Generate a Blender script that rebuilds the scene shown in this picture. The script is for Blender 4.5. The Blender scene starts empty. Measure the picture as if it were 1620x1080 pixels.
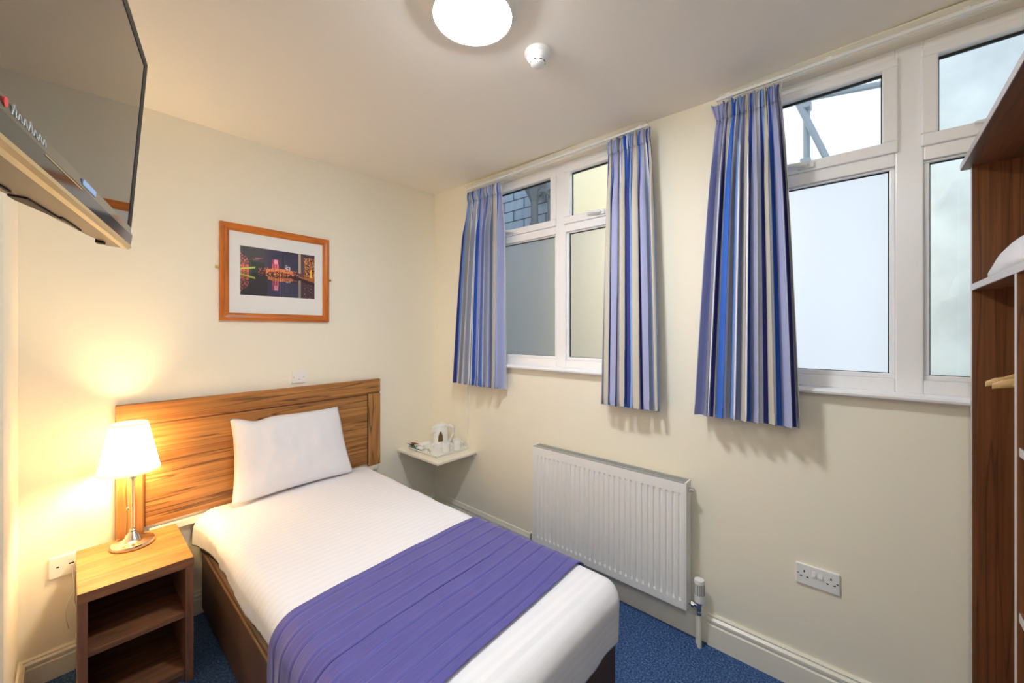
import bpy, bmesh, math, random
from mathutils import Vector, Matrix, noise
random.seed(7)
PI = math.pi
SC = bpy.context.scene
COL = SC.collection

# ---------------------------------------------------------------- camera, world, exposure
cam_d = bpy.data.cameras.new('camera')
cam = bpy.data.objects.new('camera', cam_d); COL.objects.link(cam)
cam.location = (0.0, -2.789, 1.53)
cam.rotation_euler = (PI/2, 0, -math.radians(48.05))
cam_d.sensor_width = 36.0
cam_d.lens = 36.0*626.0/1620.0
cam_d.shift_y = -16.0/1620.0
cam_d.clip_start = 0.02
SC.camera = cam

SC.view_settings.view_transform = 'Standard'
SC.view_settings.look = 'None'
SC.view_settings.gamma = 1.0
SC.view_settings.use_curve_mapping = False
SC.view_settings.exposure = 0.94

world = bpy.data.worlds.new('sky'); SC.world = world
world.use_nodes = True
bg = world.node_tree.nodes['Background']
bg.inputs['Color'].default_value = (0.80, 0.89, 1.0, 1)
bg.inputs['Strength'].default_value = 0.85
try:
    SC.cycles.max_bounces = 14
    SC.cycles.diffuse_bounces = 8
    SC.cycles.transparent_max_bounces = 16
    SC.cycles.sample_clamp_indirect = 6.0
except Exception:
    pass

CEIL_LAMP = 74.0       # emission of the round ceiling lamp diffuser
BEDSIDE = 170.0        # glow of the bedside bulb

# ---------------------------------------------------------------- helpers
def lin(c):
    out = []
    for v in c:
        v = v/255.0
        out.append(v/12.92 if v <= 0.04045 else ((v+0.055)/1.055)**2.4)
    return tuple(out)+(1.0,)

def tag(o, label=None, cat=None, group=None, kind=None):
    if label: o['label'] = label
    if cat: o['category'] = cat
    if group: o['group'] = group
    if kind: o['kind'] = kind
    return o

def thing(name, label, cat, loc=(0, 0, 0), rz=0.0, group=None):
    o = bpy.data.objects.new(name, None); COL.objects.link(o)
    o.empty_display_size = 0.1
    o.location = loc; o.rotation_euler = (0, 0, rz)
    return tag(o, label, cat, group)

def obj(name, bm, m, parent=None, smooth=False, bevel=0.0, seg=2, loc=None, rot=None):
    me = bpy.data.meshes.new(name)
    bmesh.ops.recalc_face_normals(bm, faces=bm.faces[:])
    bm.to_mesh(me); bm.free()
    o = bpy.data.objects.new(name, me); COL.objects.link(o)
    mats = m if isinstance(m, (list, tuple)) else [m]
    for q in mats: me.materials.append(q)
    if smooth:
        for p in me.polygons: p.use_smooth = True
        if smooth == 'auto':
            me.set_sharp_from_angle(angle=math.radians(38))
    if bevel:
        b = o.modifiers.new('bevel', 'BEVEL'); b.width = bevel; b.segments = seg
        b.limit_method = 'ANGLE'; b.angle_limit = math.radians(40)
    if parent: o.parent = parent
    if loc: o.location = loc
    if rot: o.rotation_euler = rot
    return o

def struct(name, bm, m, **k):
    o = obj(name, bm, m, **k)
    if not k.get('parent'): o['kind'] = 'structure'
    return o

def BM(): return bmesh.new()

def box(bm, x0, x1, y0, y1, z0, z1, mi=0):
    x0, x1 = sorted((x0, x1)); y0, y1 = sorted((y0, y1)); z0, z1 = sorted((z0, z1))
    v = [bm.verts.new(p) for p in ((x0,y0,z0),(x1,y0,z0),(x1,y1,z0),(x0,y1,z0),(x0,y0,z1),(x1,y0,z1),(x1,y1,z1),(x0,y1,z1))]
    for f in ((0,3,2,1),(4,5,6,7),(0,1,5,4),(1,2,6,5),(2,3,7,6),(3,0,4,7)):
        bm.faces.new([v[i] for i in f]).material_index = mi
    return bm

def quad(bm, pts, mi=0):
    f = bm.faces.new([bm.verts.new(p) for p in pts]); f.material_index = mi; return f

def prism(bm, prof, axis, a, b, mi=0):
    """profile list of 2D points extruded along axis 'x','y','z' from a to b"""
    def P(p, t):
        return {'x': (t, p[0], p[1]), 'y': (p[0], t, p[1]), 'z': (p[0], p[1], t)}[axis]
    A = [bm.verts.new(P(p, a)) for p in prof]; B = [bm.verts.new(P(p, b)) for p in prof]
    n = len(prof)
    for i in range(n):
        bm.faces.new((A[i], A[(i+1) % n], B[(i+1) % n], B[i])).material_index = mi
    bm.faces.new(A).material_index = mi; bm.faces.new(B).material_index = mi
    return bm

def lathe(bm, prof, c=(0, 0, 0), n=40, axis='z', mi=0, cap=True):
    """prof: list of (r, h)"""
    rings = []
    for r, h in prof:
        ring = []
        for i in range(n):
            a = 2*PI*i/n
            p = {'z': (r*math.cos(a), r*math.sin(a), h), 'y': (r*math.cos(a), h, r*math.sin(a)), 'x': (h, r*math.cos(a), r*math.sin(a))}[axis]
            ring.append(bm.verts.new((p[0]+c[0], p[1]+c[1], p[2]+c[2])))
        rings.append(ring)
    for A, B in zip(rings, rings[1:]):
        for i in range(n):
            bm.faces.new((A[i], A[(i+1) % n], B[(i+1) % n], B[i])).material_index = mi
    if cap:
        if prof[0][0] > 1e-6: bm.faces.new(rings[0]).material_index = mi
        if prof[-1][0] > 1e-6: bm.faces.new(rings[-1]).material_index = mi
    return bm

def tube(bm, pts, r, n=10, mi=0):
    pts = [Vector(p) for p in pts]; rings = []
    up = Vector((0.13, 0.21, 0.97)).normalized()
    for i, p in enumerate(pts):
        d = (pts[min(i+1, len(pts)-1)]-pts[max(i-1, 0)]).normalized()
        u = d.cross(up)
        if u.length < 1e-3: u = d.cross(Vector((1, 0, 0)))
        u.normalize(); w = d.cross(u).normalized()
        rr = r[i] if isinstance(r, (list, tuple)) else r
        rings.append([bm.verts.new(p+u*rr*math.cos(2*PI*k/n)+w*rr*math.sin(2*PI*k/n)) for k in range(n)])
    for A, B in zip(rings, rings[1:]):
        for i in range(n):
            bm.faces.new((A[i], A[(i+1) % n], B[(i+1) % n], B[i])).material_index = mi
    bm.faces.new(rings[0]).material_index = mi; bm.faces.new(rings[-1]).material_index = mi
    return bm

def grid(bm, nu, nv, fn, uvfn=None, closed=False):
    vs = [[bm.verts.new(fn(i/nu, j/nv)) for i in range(nu+1)] for j in range(nv+1)]
    uvl = bm.loops.layers.uv.new('uv') if uvfn else None
    for j in range(nv):
        for i in range(nu):
            f = bm.faces.new((vs[j][i], vs[j][i+1], vs[j+1][i+1], vs[j+1][i]))
            if uvl:
                for l, (a, b) in zip(f.loops, ((i, j), (i+1, j), (i+1, j+1), (i, j+1))):
                    l[uvl].uv = uvfn(a/nu, b/nv)
    return bm

def copy_tree(o, parent=None):
    c = o.copy(); COL.objects.link(c)
    if parent: c.parent = parent
    for ch in [q for q in bpy.data.objects if q.parent == o]:
        copy_tree(ch, c)
    return c

# ---------------------------------------------------------------- materials
def newmat(name):
    m = bpy.data.materials.new(name); m.use_nodes = True
    nt = m.node_tree
    return m, nt, nt.nodes['Principled BSDF'], nt.nodes['Material Output']

def mat(name, c, rough=0.5, metal=0.0, spec=0.5, bump=0.0, bscale=200.0, var=0.0, vscale=3.0, sheen=0.0):
    m, nt, b, out = newmat(name)
    L = nt.links.new
    b.inputs['Base Color'].default_value = lin(c)
    b.inputs['Roughness'].default_value = rough
    b.inputs['Metallic'].default_value = metal
    b.inputs['Specular IOR Level'].default_value = spec
    if sheen: b.inputs['Sheen Weight'].default_value = sheen
    tc = nt.nodes.new('ShaderNodeTexCoord')
    if bump:
        n = nt.nodes.new('ShaderNodeTexNoise'); n.inputs['Scale'].default_value = bscale; n.inputs['Detail'].default_value = 4
        bp = nt.nodes.new('ShaderNodeBump'); bp.inputs['Strength'].default_value = bump; bp.inputs['Distance'].default_value = 0.002
        L(tc.outputs['Object'], n.inputs['Vector']); L(n.outputs['Fac'], bp.inputs['Height']); L(bp.outputs['Normal'], b.inputs['Normal'])
    if var:
        n = nt.nodes.new('ShaderNodeTexNoise'); n.inputs['Scale'].default_value = vscale; n.inputs['Detail'].default_value = 3
        r = nt.nodes.new('ShaderNodeValToRGB')
        d = lin([max(0, q*(1-var)) for q in c]); e = lin([min(255, q*(1+var)) for q in c])
        r.color_ramp.elements[0].position = .3; r.color_ramp.elements[1].position = .7
        r.color_ramp.elements[0].color = d; r.color_ramp.elements[1].color = e
        L(tc.outputs['Object'], n.inputs['Vector']); L(n.outputs['Fac'], r.inputs['Fac']); L(r.outputs['Color'], b.inputs['Base Color'])
    return m

def wood(name, light, mid, dark, axis='x', band=9.0, fine=60.0, rough=0.38, vein=0.62, stretch=0.09, seed=0.0):
    """long grain along axis: broad bands, thin dark veins, fine pores"""
    m, nt, b, out = newmat(name); L = nt.links.new; N = nt.nodes.new
    tc = N('ShaderNodeTexCoord')
    def mp(sc, off):
        q = N('ShaderNodeMapping')
        s = [sc, sc, sc]; s['xyz'.index(axis)] = sc*stretch
        q.inputs['Scale'].default_value = s; q.inputs['Location'].default_value = (off, off*1.7, off*.6)
        L(tc.outputs['Object'], q.inputs['Vector']); return q
    a = mp(band, seed); n1 = N('ShaderNodeTexNoise'); n1.inputs['Scale'].default_value = 1.0; n1.inputs['Detail'].default_value = 5; n1.inputs['Roughness'].default_value = .62; n1.inputs['Distortion'].default_value = .25
    L(a.outputs[0], n1.inputs['Vector'])
    r1 = N('ShaderNodeValToRGB'); e = r1.color_ramp.elements
    e[0].position = .28; e[0].color = lin(mid); e[1].position = .70; e[1].color = lin(mid)
    x = e.new(.44); x.color = lin(light); x = e.new(.56); x.color = lin([(p+q)/2 for p, q in zip(light, mid)])
    L(n1.outputs['Fac'], r1.inputs['Fac'])
    # veins: iso lines of a warped noise
    c = mp(band*.55, seed+4.2); n2 = N('ShaderNodeTexNoise'); n2.inputs['Scale'].default_value = 1.0; n2.inputs['Detail'].default_value = 3; n2.inputs['Distortion'].default_value = .35
    L(c.outputs[0], n2.inputs['Vector'])
    mul = N('ShaderNodeMath'); mul.operation = 'MULTIPLY'; mul.inputs[1].default_value = 9.0; L(n2.outputs['Fac'], mul.inputs[0])
    fr = N('ShaderNodeMath'); fr.operation = 'FRACT'; L(mul.outputs[0], fr.inputs[0])
    r2 = N('ShaderNodeValToRGB'); e = r2.color_ramp.elements
    e[0].position = 0; e[0].color = (0, 0, 0, 1); e[1].position = 1; e[1].color = (0, 0, 0, 1)
    x = e.new(.80); x.color = (0, 0, 0, 1); x = e.new(.95); x.color = (vein, vein, vein, 1)
    L(fr.outputs[0], r2.inputs['Fac'])
    mx = N('ShaderNodeMix'); mx.data_type = 'RGBA'
    L(r2.outputs['Color'], mx.inputs[0]); L(r1.outputs['Color'], mx.inputs[6]); mx.inputs[7].default_value = lin(dark)
    f = mp(fine, seed+9); n3 = N('ShaderNodeTexNoise'); n3.inputs['Scale'].default_value = 1.0; n3.inputs['Detail'].default_value = 3
    L(f.outputs[0], n3.inputs['Vector'])
    r3 = N('ShaderNodeValToRGB'); e = r3.color_ramp.elements
    e[0].position = .35; e[0].color = (.72, .72, .72, 1); e[1].position = .6; e[1].color = (1, 1, 1, 1)
    L(n3.outputs['Fac'], r3.inputs['Fac'])
    m2 = N('ShaderNodeMix'); m2.data_type = 'RGBA'; m2.blend_type = 'MULTIPLY'; m2.inputs[0].default_value = .8
    L(mx.outputs[2], m2.inputs[6]); L(r3.outputs['Color'], m2.inputs[7]); L(m2.outputs[2], b.inputs['Base Color'])
    b.inputs['Roughness'].default_value = rough
    return m

M = {}
M['wall'] = mat('cream_wall_paint', (245, 239, 221), .72, bump=.12, bscale=90)
M['ceil'] = mat('ceiling_paint', (249, 244, 234), .8, bump=.08, bscale=60)
M['trim'] = mat('white_gloss_paint', (238, 233, 218), .3, bump=.04, bscale=20)
M['upvc'] = mat('white_window_plastic', (244, 244, 246), .28)
M['white'] = mat('white_plastic', (240, 240, 238), .3)
M['enamel'] = mat('white_radiator_enamel', (240, 240, 238), .3)
M['greyslot'] = mat('grey_slot', (120, 122, 130), .5)
M['grille'] = mat('radiator_grille_metal', (176, 178, 176), .45, .2)
M['dark'] = mat('black_rubber', (16, 16, 18), .6)
M['blackgl'] = mat('gasket_black', (18, 24, 26), .45)
M['chrome'] = mat('chrome', (215, 212, 205), .12, 1.0)
M['nickel'] = mat('brushed_nickel', (214, 205, 190), .16, 1.0)
M['brass'] = mat('brass', (190, 160, 90), .3, 1.0)
M['hbwood'] = wood('headboard_walnut', (190, 134, 74), (142, 90, 46), (70, 42, 24), 'x', band=19, vein=.85, rough=.42, stretch=.028)
M['hbwoodv'] = wood('headboard_walnut_upright', (192, 138, 78), (146, 94, 50), (74, 46, 26), 'z', band=17, vein=.85, rough=.42, stretch=.06, seed=3)
M['nswood'] = wood('bedside_top_walnut', (192, 144, 84), (158, 106, 56), (110, 70, 40), 'x', band=17, vein=.5, rough=.36, seed=6)
M['nsfront'] = wood('bedside_carcass_walnut', (136, 92, 70), (112, 74, 56), (76, 48, 36), 'z', band=22, vein=.35, rough=.5, seed=2)
M['nsshelf'] = wood('bedside_shelf_walnut', (140, 96, 68), (112, 74, 52), (76, 48, 36), 'x', band=22, vein=.35, rough=.45, seed=8)
M['wdwood'] = wood('wardrobe_walnut', (136, 86, 50), (108, 64, 36), (62, 38, 22), 'z', band=26, fine=120, vein=.6, rough=.4, seed=5, stretch=.025)
M['wdwoodx'] = wood('wardrobe_walnut_across', (130, 82, 50), (102, 62, 36), (60, 36, 22), 'x', band=24, fine=90, vein=.45, rough=.4, seed=1, stretch=.05)
M['edge'] = mat('pale_edge_banding', (196, 190, 190), .4)
M['pine'] = wood('pine_frame', (214, 124, 40), (190, 98, 28), (130, 62, 20), 'x', band=20, vein=.5, rough=.35, seed=4)
M['pinev'] = wood('pine_frame_upright', (214, 124, 40), (190, 98, 28), (130, 62, 20), 'z', band=20, vein=.5, rough=.35, seed=7)
M['hanger'] = wood('hanger_beech', (226, 186, 122), (208, 164, 98), (170, 124, 70), 'y', band=20, vein=.3, rough=.35)
M['mount'] = mat('picture_mount_card', (238, 238, 236), .8)
M['cotton'] = mat('white_pillow_cotton', (236, 236, 242), .85, bump=.25, bscale=18, sheen=.2)
M['basefab'] = mat('dark_brown_divan_fabric', (76, 54, 38), .62, bump=.3, bscale=260, var=.12, vscale=5)
M['basefoot'] = mat('divan_piping_brown', (98, 68, 44), .6)
M['china'] = mat('white_china', (240, 240, 238), .15)
M['tan'] = mat('kettle_window_and_shadow', (140, 116, 78), .25)
M['green'] = mat('sachet_green', (34, 88, 52), .4)
M['greenpale'] = mat('sachet_label_green', (198, 226, 200), .5)
M['red'] = mat('sachet_red', (190, 62, 60), .4)
M['purple'] = mat('sachet_purple', (88, 48, 104), .4)
M['paperw'] = mat('sachet_white', (232, 234, 232), .6)
M['tvbody'] = mat('tv_body_black', (26, 24, 22), .3)
M['tvback'] = mat('tv_back_plastic', (150, 128, 96), .4)
M['tvbez'] = mat('tv_bezel_gloss', (54, 54, 52), .1, spec=.8)
M['tvscreen'] = mat('tv_screen_glass', (12, 12, 12), .035, spec=1.0)
M['tvscreen'].node_tree.nodes['Principled BSDF'].inputs['IOR'].default_value = 2.2
M['tvstrip'] = mat('tv_silver_strip', (214, 190, 140), .25, .7)
M['decal'] = mat('pale_lettering', (212, 220, 222), .4)
M['decalred'] = mat('red_dot', (220, 70, 66), .4)
M['decalblue'] = mat('blue_sticker', (150, 180, 225), .4)
M['cream_out'] = mat('cream_outer_render', (246, 236, 204), .8, bump=.3, bscale=30)
M['grey_out'] = mat('grey_outer_render', (206, 216, 222), .9, bump=.5, bscale=14, var=.07, vscale=4)
M['galv'] = mat('galvanised_steel', (150, 160, 170), .5, .3)
M['pipe_out'] = mat('grey_soil_pipe', (92, 102, 112), .5)
M['yard'] = mat('yard_concrete', (150, 150, 146), .9)

# satin-striped duvet
m, nt, b, out = newmat('white_satin_stripe_duvet'); L = nt.links.new; N = nt.nodes.new
tc = N('ShaderNodeTexCoord'); uvs = N('ShaderNodeSeparateXYZ'); L(tc.outputs['UV'], uvs.inputs[0])
mm = N('ShaderNodeMath'); mm.operation = 'MULTIPLY'; mm.inputs[1].default_value = 2*PI/0.034; L(uvs.outputs['Y'], mm.inputs[0])
sn = N('ShaderNodeMath'); sn.operation = 'SINE'; L(mm.outputs[0], sn.inputs[0])
rp = N('ShaderNodeValToRGB'); rp.color_ramp.elements[0].position = .44; rp.color_ramp.elements[1].position = .56
rp.color_ramp.elements[0].color = lin((235, 235, 240)); rp.color_ramp.elements[1].color = lin((238, 238, 243))
ad = N('ShaderNodeMath'); ad.operation = 'MULTIPLY_ADD'; ad.inputs[1].default_value = .5; ad.inputs[2].default_value = .5
L(sn.outputs[0], ad.inputs[0]); L(ad.outputs[0], rp.inputs['Fac']); L(rp.outputs['Color'], b.inputs['Base Color'])
rr = N('ShaderNodeMapRange'); rr.inputs['To Min'].default_value = .85; rr.inputs['To Max'].default_value = .5; L(ad.outputs[0], rr.inputs['Value']); L(rr.outputs[0], b.inputs['Roughness'])
bp = N('ShaderNodeBump'); bp.inputs['Strength'].default_value = .2; bp.inputs['Distance'].default_value = .001; L(ad.outputs[0], bp.inputs['Height']); L(bp.outputs[0], b.inputs['Normal'])
M['duvet'] = m

# bed runner, blue violet woven
m, nt, b, out = newmat('blue_violet_runner'); L = nt.links.new; N = nt.nodes.new
tc = N('ShaderNodeTexCoord'); n = N('ShaderNodeTexNoise'); n.inputs['Scale'].default_value = 2; n.inputs['Detail'].default_value = 3
mp_ = N('ShaderNodeMapping'); mp_.inputs['Scale'].default_value = (6, 180, 60); L(tc.outputs['UV'], mp_.inputs['Vector']); L(mp_.outputs[0], n.inputs['Vector'])
r = N('ShaderNodeValToRGB'); r.color_ramp.elements[0].position = .3; r.color_ramp.elements[1].position = .7
r.color_ramp.elements[0].color = lin((64, 62, 140)); r.color_ramp.elements[1].color = lin((86, 84, 166))
L(n.outputs['Fac'], r.inputs['Fac']); L(r.outputs['Color'], b.inputs['Base Color'])
b.inputs['Roughness'].default_value = .6; b.inputs['Sheen Weight'].default_value = .3
bp = N('ShaderNodeBump'); bp.inputs['Strength'].default_value = .2; bp.inputs['Distance'].default_value = .001; L(n.outputs['Fac'], bp.inputs['Height']); L(bp.outputs[0], b.inputs['Normal'])
M['runner'] = m

# carpet
m, nt, b, out = newmat('blue_carpet'); L = nt.links.new; N = nt.nodes.new
tc = N('ShaderNodeTexCoord')
n = N('ShaderNodeTexNoise'); n.inputs['Scale'].default_value = 120; n.inputs['Detail'].default_value = 5; n.inputs['Roughness'].default_value = .75
n2 = N('ShaderNodeTexNoise'); n2.inputs['Scale'].default_value = 22; n2.inputs['Detail'].default_value = 3
L(tc.outputs['Object'], n.inputs['Vector']); L(tc.outputs['Object'], n2.inputs['Vector'])
r = N('ShaderNodeValToRGB'); e = r.color_ramp.elements
e[0].position = .34; e[0].color = lin((34, 56, 98)); e[1].position = .68; e[1].color = lin((122, 150, 192))
x = e.new(.5); x.color = lin((62, 92, 142))
L(n.outputs['Fac'], r.inputs['Fac'])
r2 = N('ShaderNodeValToRGB'); r2.color_ramp.elements[0].color = (.8, .8, .8, 1); r2.color_ramp.elements[1].color = (1.1, 1.1, 1.1, 1); L(n2.outputs['Fac'], r2.inputs['Fac'])
mx = N('ShaderNodeMix'); mx.data_type = 'RGBA'; mx.blend_type = 'MULTIPLY'; mx.inputs[0].default_value = 1
L(r.outputs['Color'], mx.inputs[6]); L(r2.outputs['Color'], mx.inputs[7]); L(mx.outputs[2], b.inputs['Base Color'])
b.inputs['Roughness'].default_value = .95; b.inputs['Specular IOR Level'].default_value = .1
bp = N('ShaderNodeBump'); bp.inputs['Strength'].default_value = .7; bp.inputs['Distance'].default_value = .004; L(n.outputs['Fac'], bp.inputs['Height']); L(bp.outputs[0], b.inputs['Normal'])
M['carpet'] = m

# glazed brick of the light well
m, nt, b, out = newmat('glazed_brick'); L = nt.links.new; N = nt.nodes.new
tc = N('ShaderNodeTexCoord'); mp_ = N('ShaderNodeMapping'); mp_.inputs['Rotation'].default_value = (PI/2, 0, 0)
sx = N('ShaderNodeSeparateXYZ'); L(tc.outputs['Object'], sx.inputs[0]); cx = N('ShaderNodeCombineXYZ')
sm = N('ShaderNodeMath'); sm.operation = 'ADD'; L(sx.outputs['Y'], sm.inputs[0]); L(sx.outputs['X'], sm.inputs[1])
L(sm.outputs[0], cx.inputs[0]); L(sx.outputs['Z'], cx.inputs[1])
br = N('ShaderNodeTexBrick'); br.inputs['Scale'].default_value = 1.0; br.inputs['Brick Width'].default_value = .30; br.inputs['Row Height'].default_value = .115
br.inputs['Mortar Size'].default_value = .006; br.inputs['Mortar Smooth'].default_value = .1
br.inputs['Color1'].default_value = lin((160, 176, 192)); br.inputs['Color2'].default_value = lin((144, 160, 178)); br.inputs['Mortar'].default_value = lin((58, 64, 76))
L(cx.outputs[0], br.inputs['Vector']); L(br.outputs['Color'], b.inputs['Base Color']); b.inputs['Roughness'].default_value = .35
M['brick'] = m

# clear and frosted glass
m, nt, b, out = newmat('clear_glass'); L = nt.links.new; N = nt.nodes.new; nt.nodes.remove(b)
t = N('ShaderNodeBsdfTransparent'); t.inputs['Color'].default_value = (.95, .97, .97, 1)
g = N('ShaderNodeBsdfGlossy'); g.inputs['Roughness'].default_value = .02
lw = N('ShaderNodeLayerWeight'); lw.inputs['Blend'].default_value = .5; mxs = N('ShaderNodeMixShader')
pw5 = N('ShaderNodeMath'); pw5.operation = 'POWER'; pw5.inputs[1].default_value = 5.0; L(lw.outputs['Facing'], pw5.inputs[0])
sch = N('ShaderNodeMath'); sch.operation = 'MULTIPLY_ADD'; sch.inputs[1].default_value = .93; sch.inputs[2].default_value = .045; L(pw5.outputs[0], sch.inputs[0])
L(sch.outputs[0], mxs.inputs[0]); L(t.outputs[0], mxs.inputs[1]); L(g.outputs[0], mxs.inputs[2]); L(mxs.outputs[0], out.inputs['Surface'])
M['glass'] = m
m, nt, b, out = newmat('frosted_glass'); L = nt.links.new; N = nt.nodes.new
b.inputs['Base Color'].default_value = (.80, .81, .82, 1); b.inputs['Transmission Weight'].default_value = 1
b.inputs['Roughness'].default_value = .5; b.inputs['IOR'].default_value = 1.3
tr = N('ShaderNodeBsdfTranslucent'); tr.inputs['Color'].default_value = (.72, .74, .77, 1)
mxs = N('ShaderNodeMixShader'); mxs.inputs[0].default_value = .2
L(b.outputs[0], mxs.inputs[1]); L(tr.outputs[0], mxs.inputs[2]); L(mxs.outputs[0], out.inputs['Surface'])
M['frost'] = m

# curtain stripes driven by the fabric's own width coordinate
m, nt, b, out = newmat('striped_curtain_cotton'); L = nt.links.new; N = nt.nodes.new
tc = N('ShaderNodeTexCoord'); sx = N('ShaderNodeSeparateXYZ'); L(tc.outputs['UV'], sx.inputs[0])
dv = N('ShaderNodeMath'); dv.operation = 'FRACT'; L(sx.outputs['X'], dv.inputs[0])
r = N('ShaderNodeValToRGB'); r.color_ramp.interpolation = 'CONSTANT'
LIL, GRY, NAV, WHT, BEI, BLU, SKY, DGR = (164, 170, 212), (178, 182, 196), (52, 56, 136), (238, 238, 246), (202, 196, 184), (48, 106, 206), (132, 174, 232), (128, 132, 146)
seq = [(LIL, 9), (DGR, 2), (NAV, 1), (WHT, 1.2), (LIL, 2.5), (NAV, 1), (WHT, .8), (BEI, 5), (BLU, 5), (WHT, 1), (GRY, 3.5), (NAV, 2), (SKY, 4), (WHT, 1), (LIL, 5),
       (DGR, 1.5), (BEI, 5.5), (WHT, .8), (NAV, 1.2), (BLU, 4), (LIL, 5), (GRY, 4), (WHT, 1), (NAV, 1.4), (SKY, 3.5), (BEI, 4), (DGR, 2), (WHT, .8), (BLU, 2.5)]
tot = sum(w for _, w in seq); acc = 0; e = r.color_ramp.elements
for i, (c, w) in enumerate(seq):
    if i == 0: e[0].position = 0; e[0].color = lin(c)
    elif i == 1: e[1].position = acc/tot; e[1].color = lin(c)
    else: q = e.new(acc/tot); q.color = lin(c)
    acc += w
L(dv.outputs[0], r.inputs['Fac'])
mp_ = N('ShaderNodeMapping'); mp_.inputs['Scale'].default_value = (220, 500, 1); L(tc.outputs['UV'], mp_.inputs['Vector'])
n = N('ShaderNodeTexNoise'); n.inputs['Scale'].default_value = 1; n.inputs['Detail'].default_value = 2; L(mp_.outputs[0], n.inputs['Vector'])
rn = N('ShaderNodeValToRGB'); rn.color_ramp.elements[0].color = (.90, .90, .90, 1); rn.color_ramp.elements[1].color = (1.16, 1.16, 1.16, 1); L(n.outputs['Fac'], rn.inputs['Fac'])
mx = N('ShaderNodeMix'); mx.data_type = 'RGBA'; mx.blend_type = 'MULTIPLY'; mx.inputs[0].default_value = .9
L(r.outputs['Color'], mx.inputs[6]); L(rn.outputs['Color'], mx.inputs[7]); L(mx.outputs[2], b.inputs['Base Color']); b.inputs['Roughness'].default_value = .8
b.inputs['Sheen Weight'].default_value = .15
M['curtain'] = m

# lamp shade fabric lit from inside by the bulb
m, nt, b, out = newmat('cream_lampshade_fabric'); L = nt.links.new; N = nt.nodes.new
b.inputs['Base Color'].default_value = lin((250, 240, 222)); b.inputs['Roughness'].default_value = .8
tr = N('ShaderNodeBsdfTranslucent'); tr.inputs['Color'].default_value = lin((255, 244, 226))
mxs = N('ShaderNodeMixShader'); mxs.inputs[0].default_value = .75
L(b.outputs[0], mxs.inputs[1]); L(tr.outputs[0], mxs.inputs[2]); L(mxs.outputs[0], out.inputs['Surface'])
M['shade'] = m
def emis(name, c, s):
    m, nt, b, out = newmat(name); b.inputs['Base Color'].default_value = lin((255, 255, 255))
    b.inputs['Emission Color'].default_value = c; b.inputs['Emission Strength'].default_value = s
    return m
M['lamp'] = emis('ceiling_lamp_glow', (.93, .96, 1.0, 1), CEIL_LAMP)
M['alcove_fill'] = emis('alcove_fill_glow', (.89, .95, 1.0, 1), 26.0)
M['bulb'] = emis('warm_bulb_glow', (1.0, .70, .33, 1), BEDSIDE)
M['well_fill'] = emis('well_fill_glow', (1.0, .86, .64, 1), 150)

# ---------------------------------------------------------------- room shell
XR = 2.10                      # window wall
K = 0.0462                     # the headboard wall runs slightly out of square
RZ = math.atan(K)
def yb(x): return -(XR-x)*K    # headboard wall
XL = -0.152                    # pier by the left corner
XL2 = -0.172                   # left wall
YREAR = -3.72
ZT = 2.80
def zc(x, y):
    """the old ceiling dips a little"""
    a = min(1, max(0, (x-XL2)/(XR-XL2)))
    zl = 2.655
    yy = -y
    zr = 2.714-(2.714-2.66)*min(1, yy/2.2) if yy < 2.2 else 2.66+.022*min(1, (yy-2.2)/.8)
    return zl+(zr-zl)*a*a

bm = BM(); box(bm, -1.15, 2.3, YREAR-.1, .15, -.1, 0); struct('floor', bm, M['carpet'])
bm = BM()
NXC, NYC = 24, 28
lo_ = [[bm.verts.new((-1.12+i/NXC*3.34, YREAR-.05+j/NYC*3.9, zc(-1.12+i/NXC*3.34, YREAR-.05+j/NYC*3.9))) for i in range(NXC+1)] for j in range(NYC+1)]
hi_ = [[bm.verts.new((v.co.x, v.co.y, 2.86)) for v in r_] for r_ in lo_]
for j in range(NYC):
    for i in range(NXC):
        bm.faces.new((lo_[j][i], lo_[j+1][i], lo_[j+1][i+1], lo_[j][i+1])); bm.faces.new((hi_[j][i], hi_[j][i+1], hi_[j+1][i+1], hi_[j+1][i]))
for i in range(NXC):
    bm.faces.new((lo_[0][i], lo_[0][i+1], hi_[0][i+1], hi_[0][i])); bm.faces.new((lo_[NYC][i+1], lo_[NYC][i], hi_[NYC][i], hi_[NYC][i+1]))
for j in range(NYC):
    bm.faces.new((lo_[j+1][0], lo_[j][0], hi_[j][0], hi_[j+1][0])); bm.faces.new((lo_[j][NXC], lo_[j+1][NXC], hi_[j+1][NXC], hi_[j][NXC]))
struct('ceiling', bm, M['ceil'], smooth='auto')
# headboard wall
bm = BM()
prism(bm, [(-1.2, yb(-1.2)), (2.3, yb(2.3)), (2.3, .3), (-1.2, .3)], 'z', 0, ZT)
struct('wall_back', bm, M['wall'])
# window wall with two openings
W1 = (-1.80, -.52); W2 = (-3.45, -2.33); ZS, ZH = 1.27, 2.625
bm = BM()
xr1 = 2.20
ys = [YREAR-.1, W2[0], W2[1], W1[0], W1[1], .2]
for i in range(5):
    if i in (1, 3):
        box(bm, XR, xr1, ys[i], ys[i+1], 0, ZS); box(bm, XR, xr1, ys[i], ys[i+1], ZH, ZT)
    else: box(bm, XR, xr1, ys[i], ys[i+1], 0, ZT)
struct('wall_right', bm, M['wall'])
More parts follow.
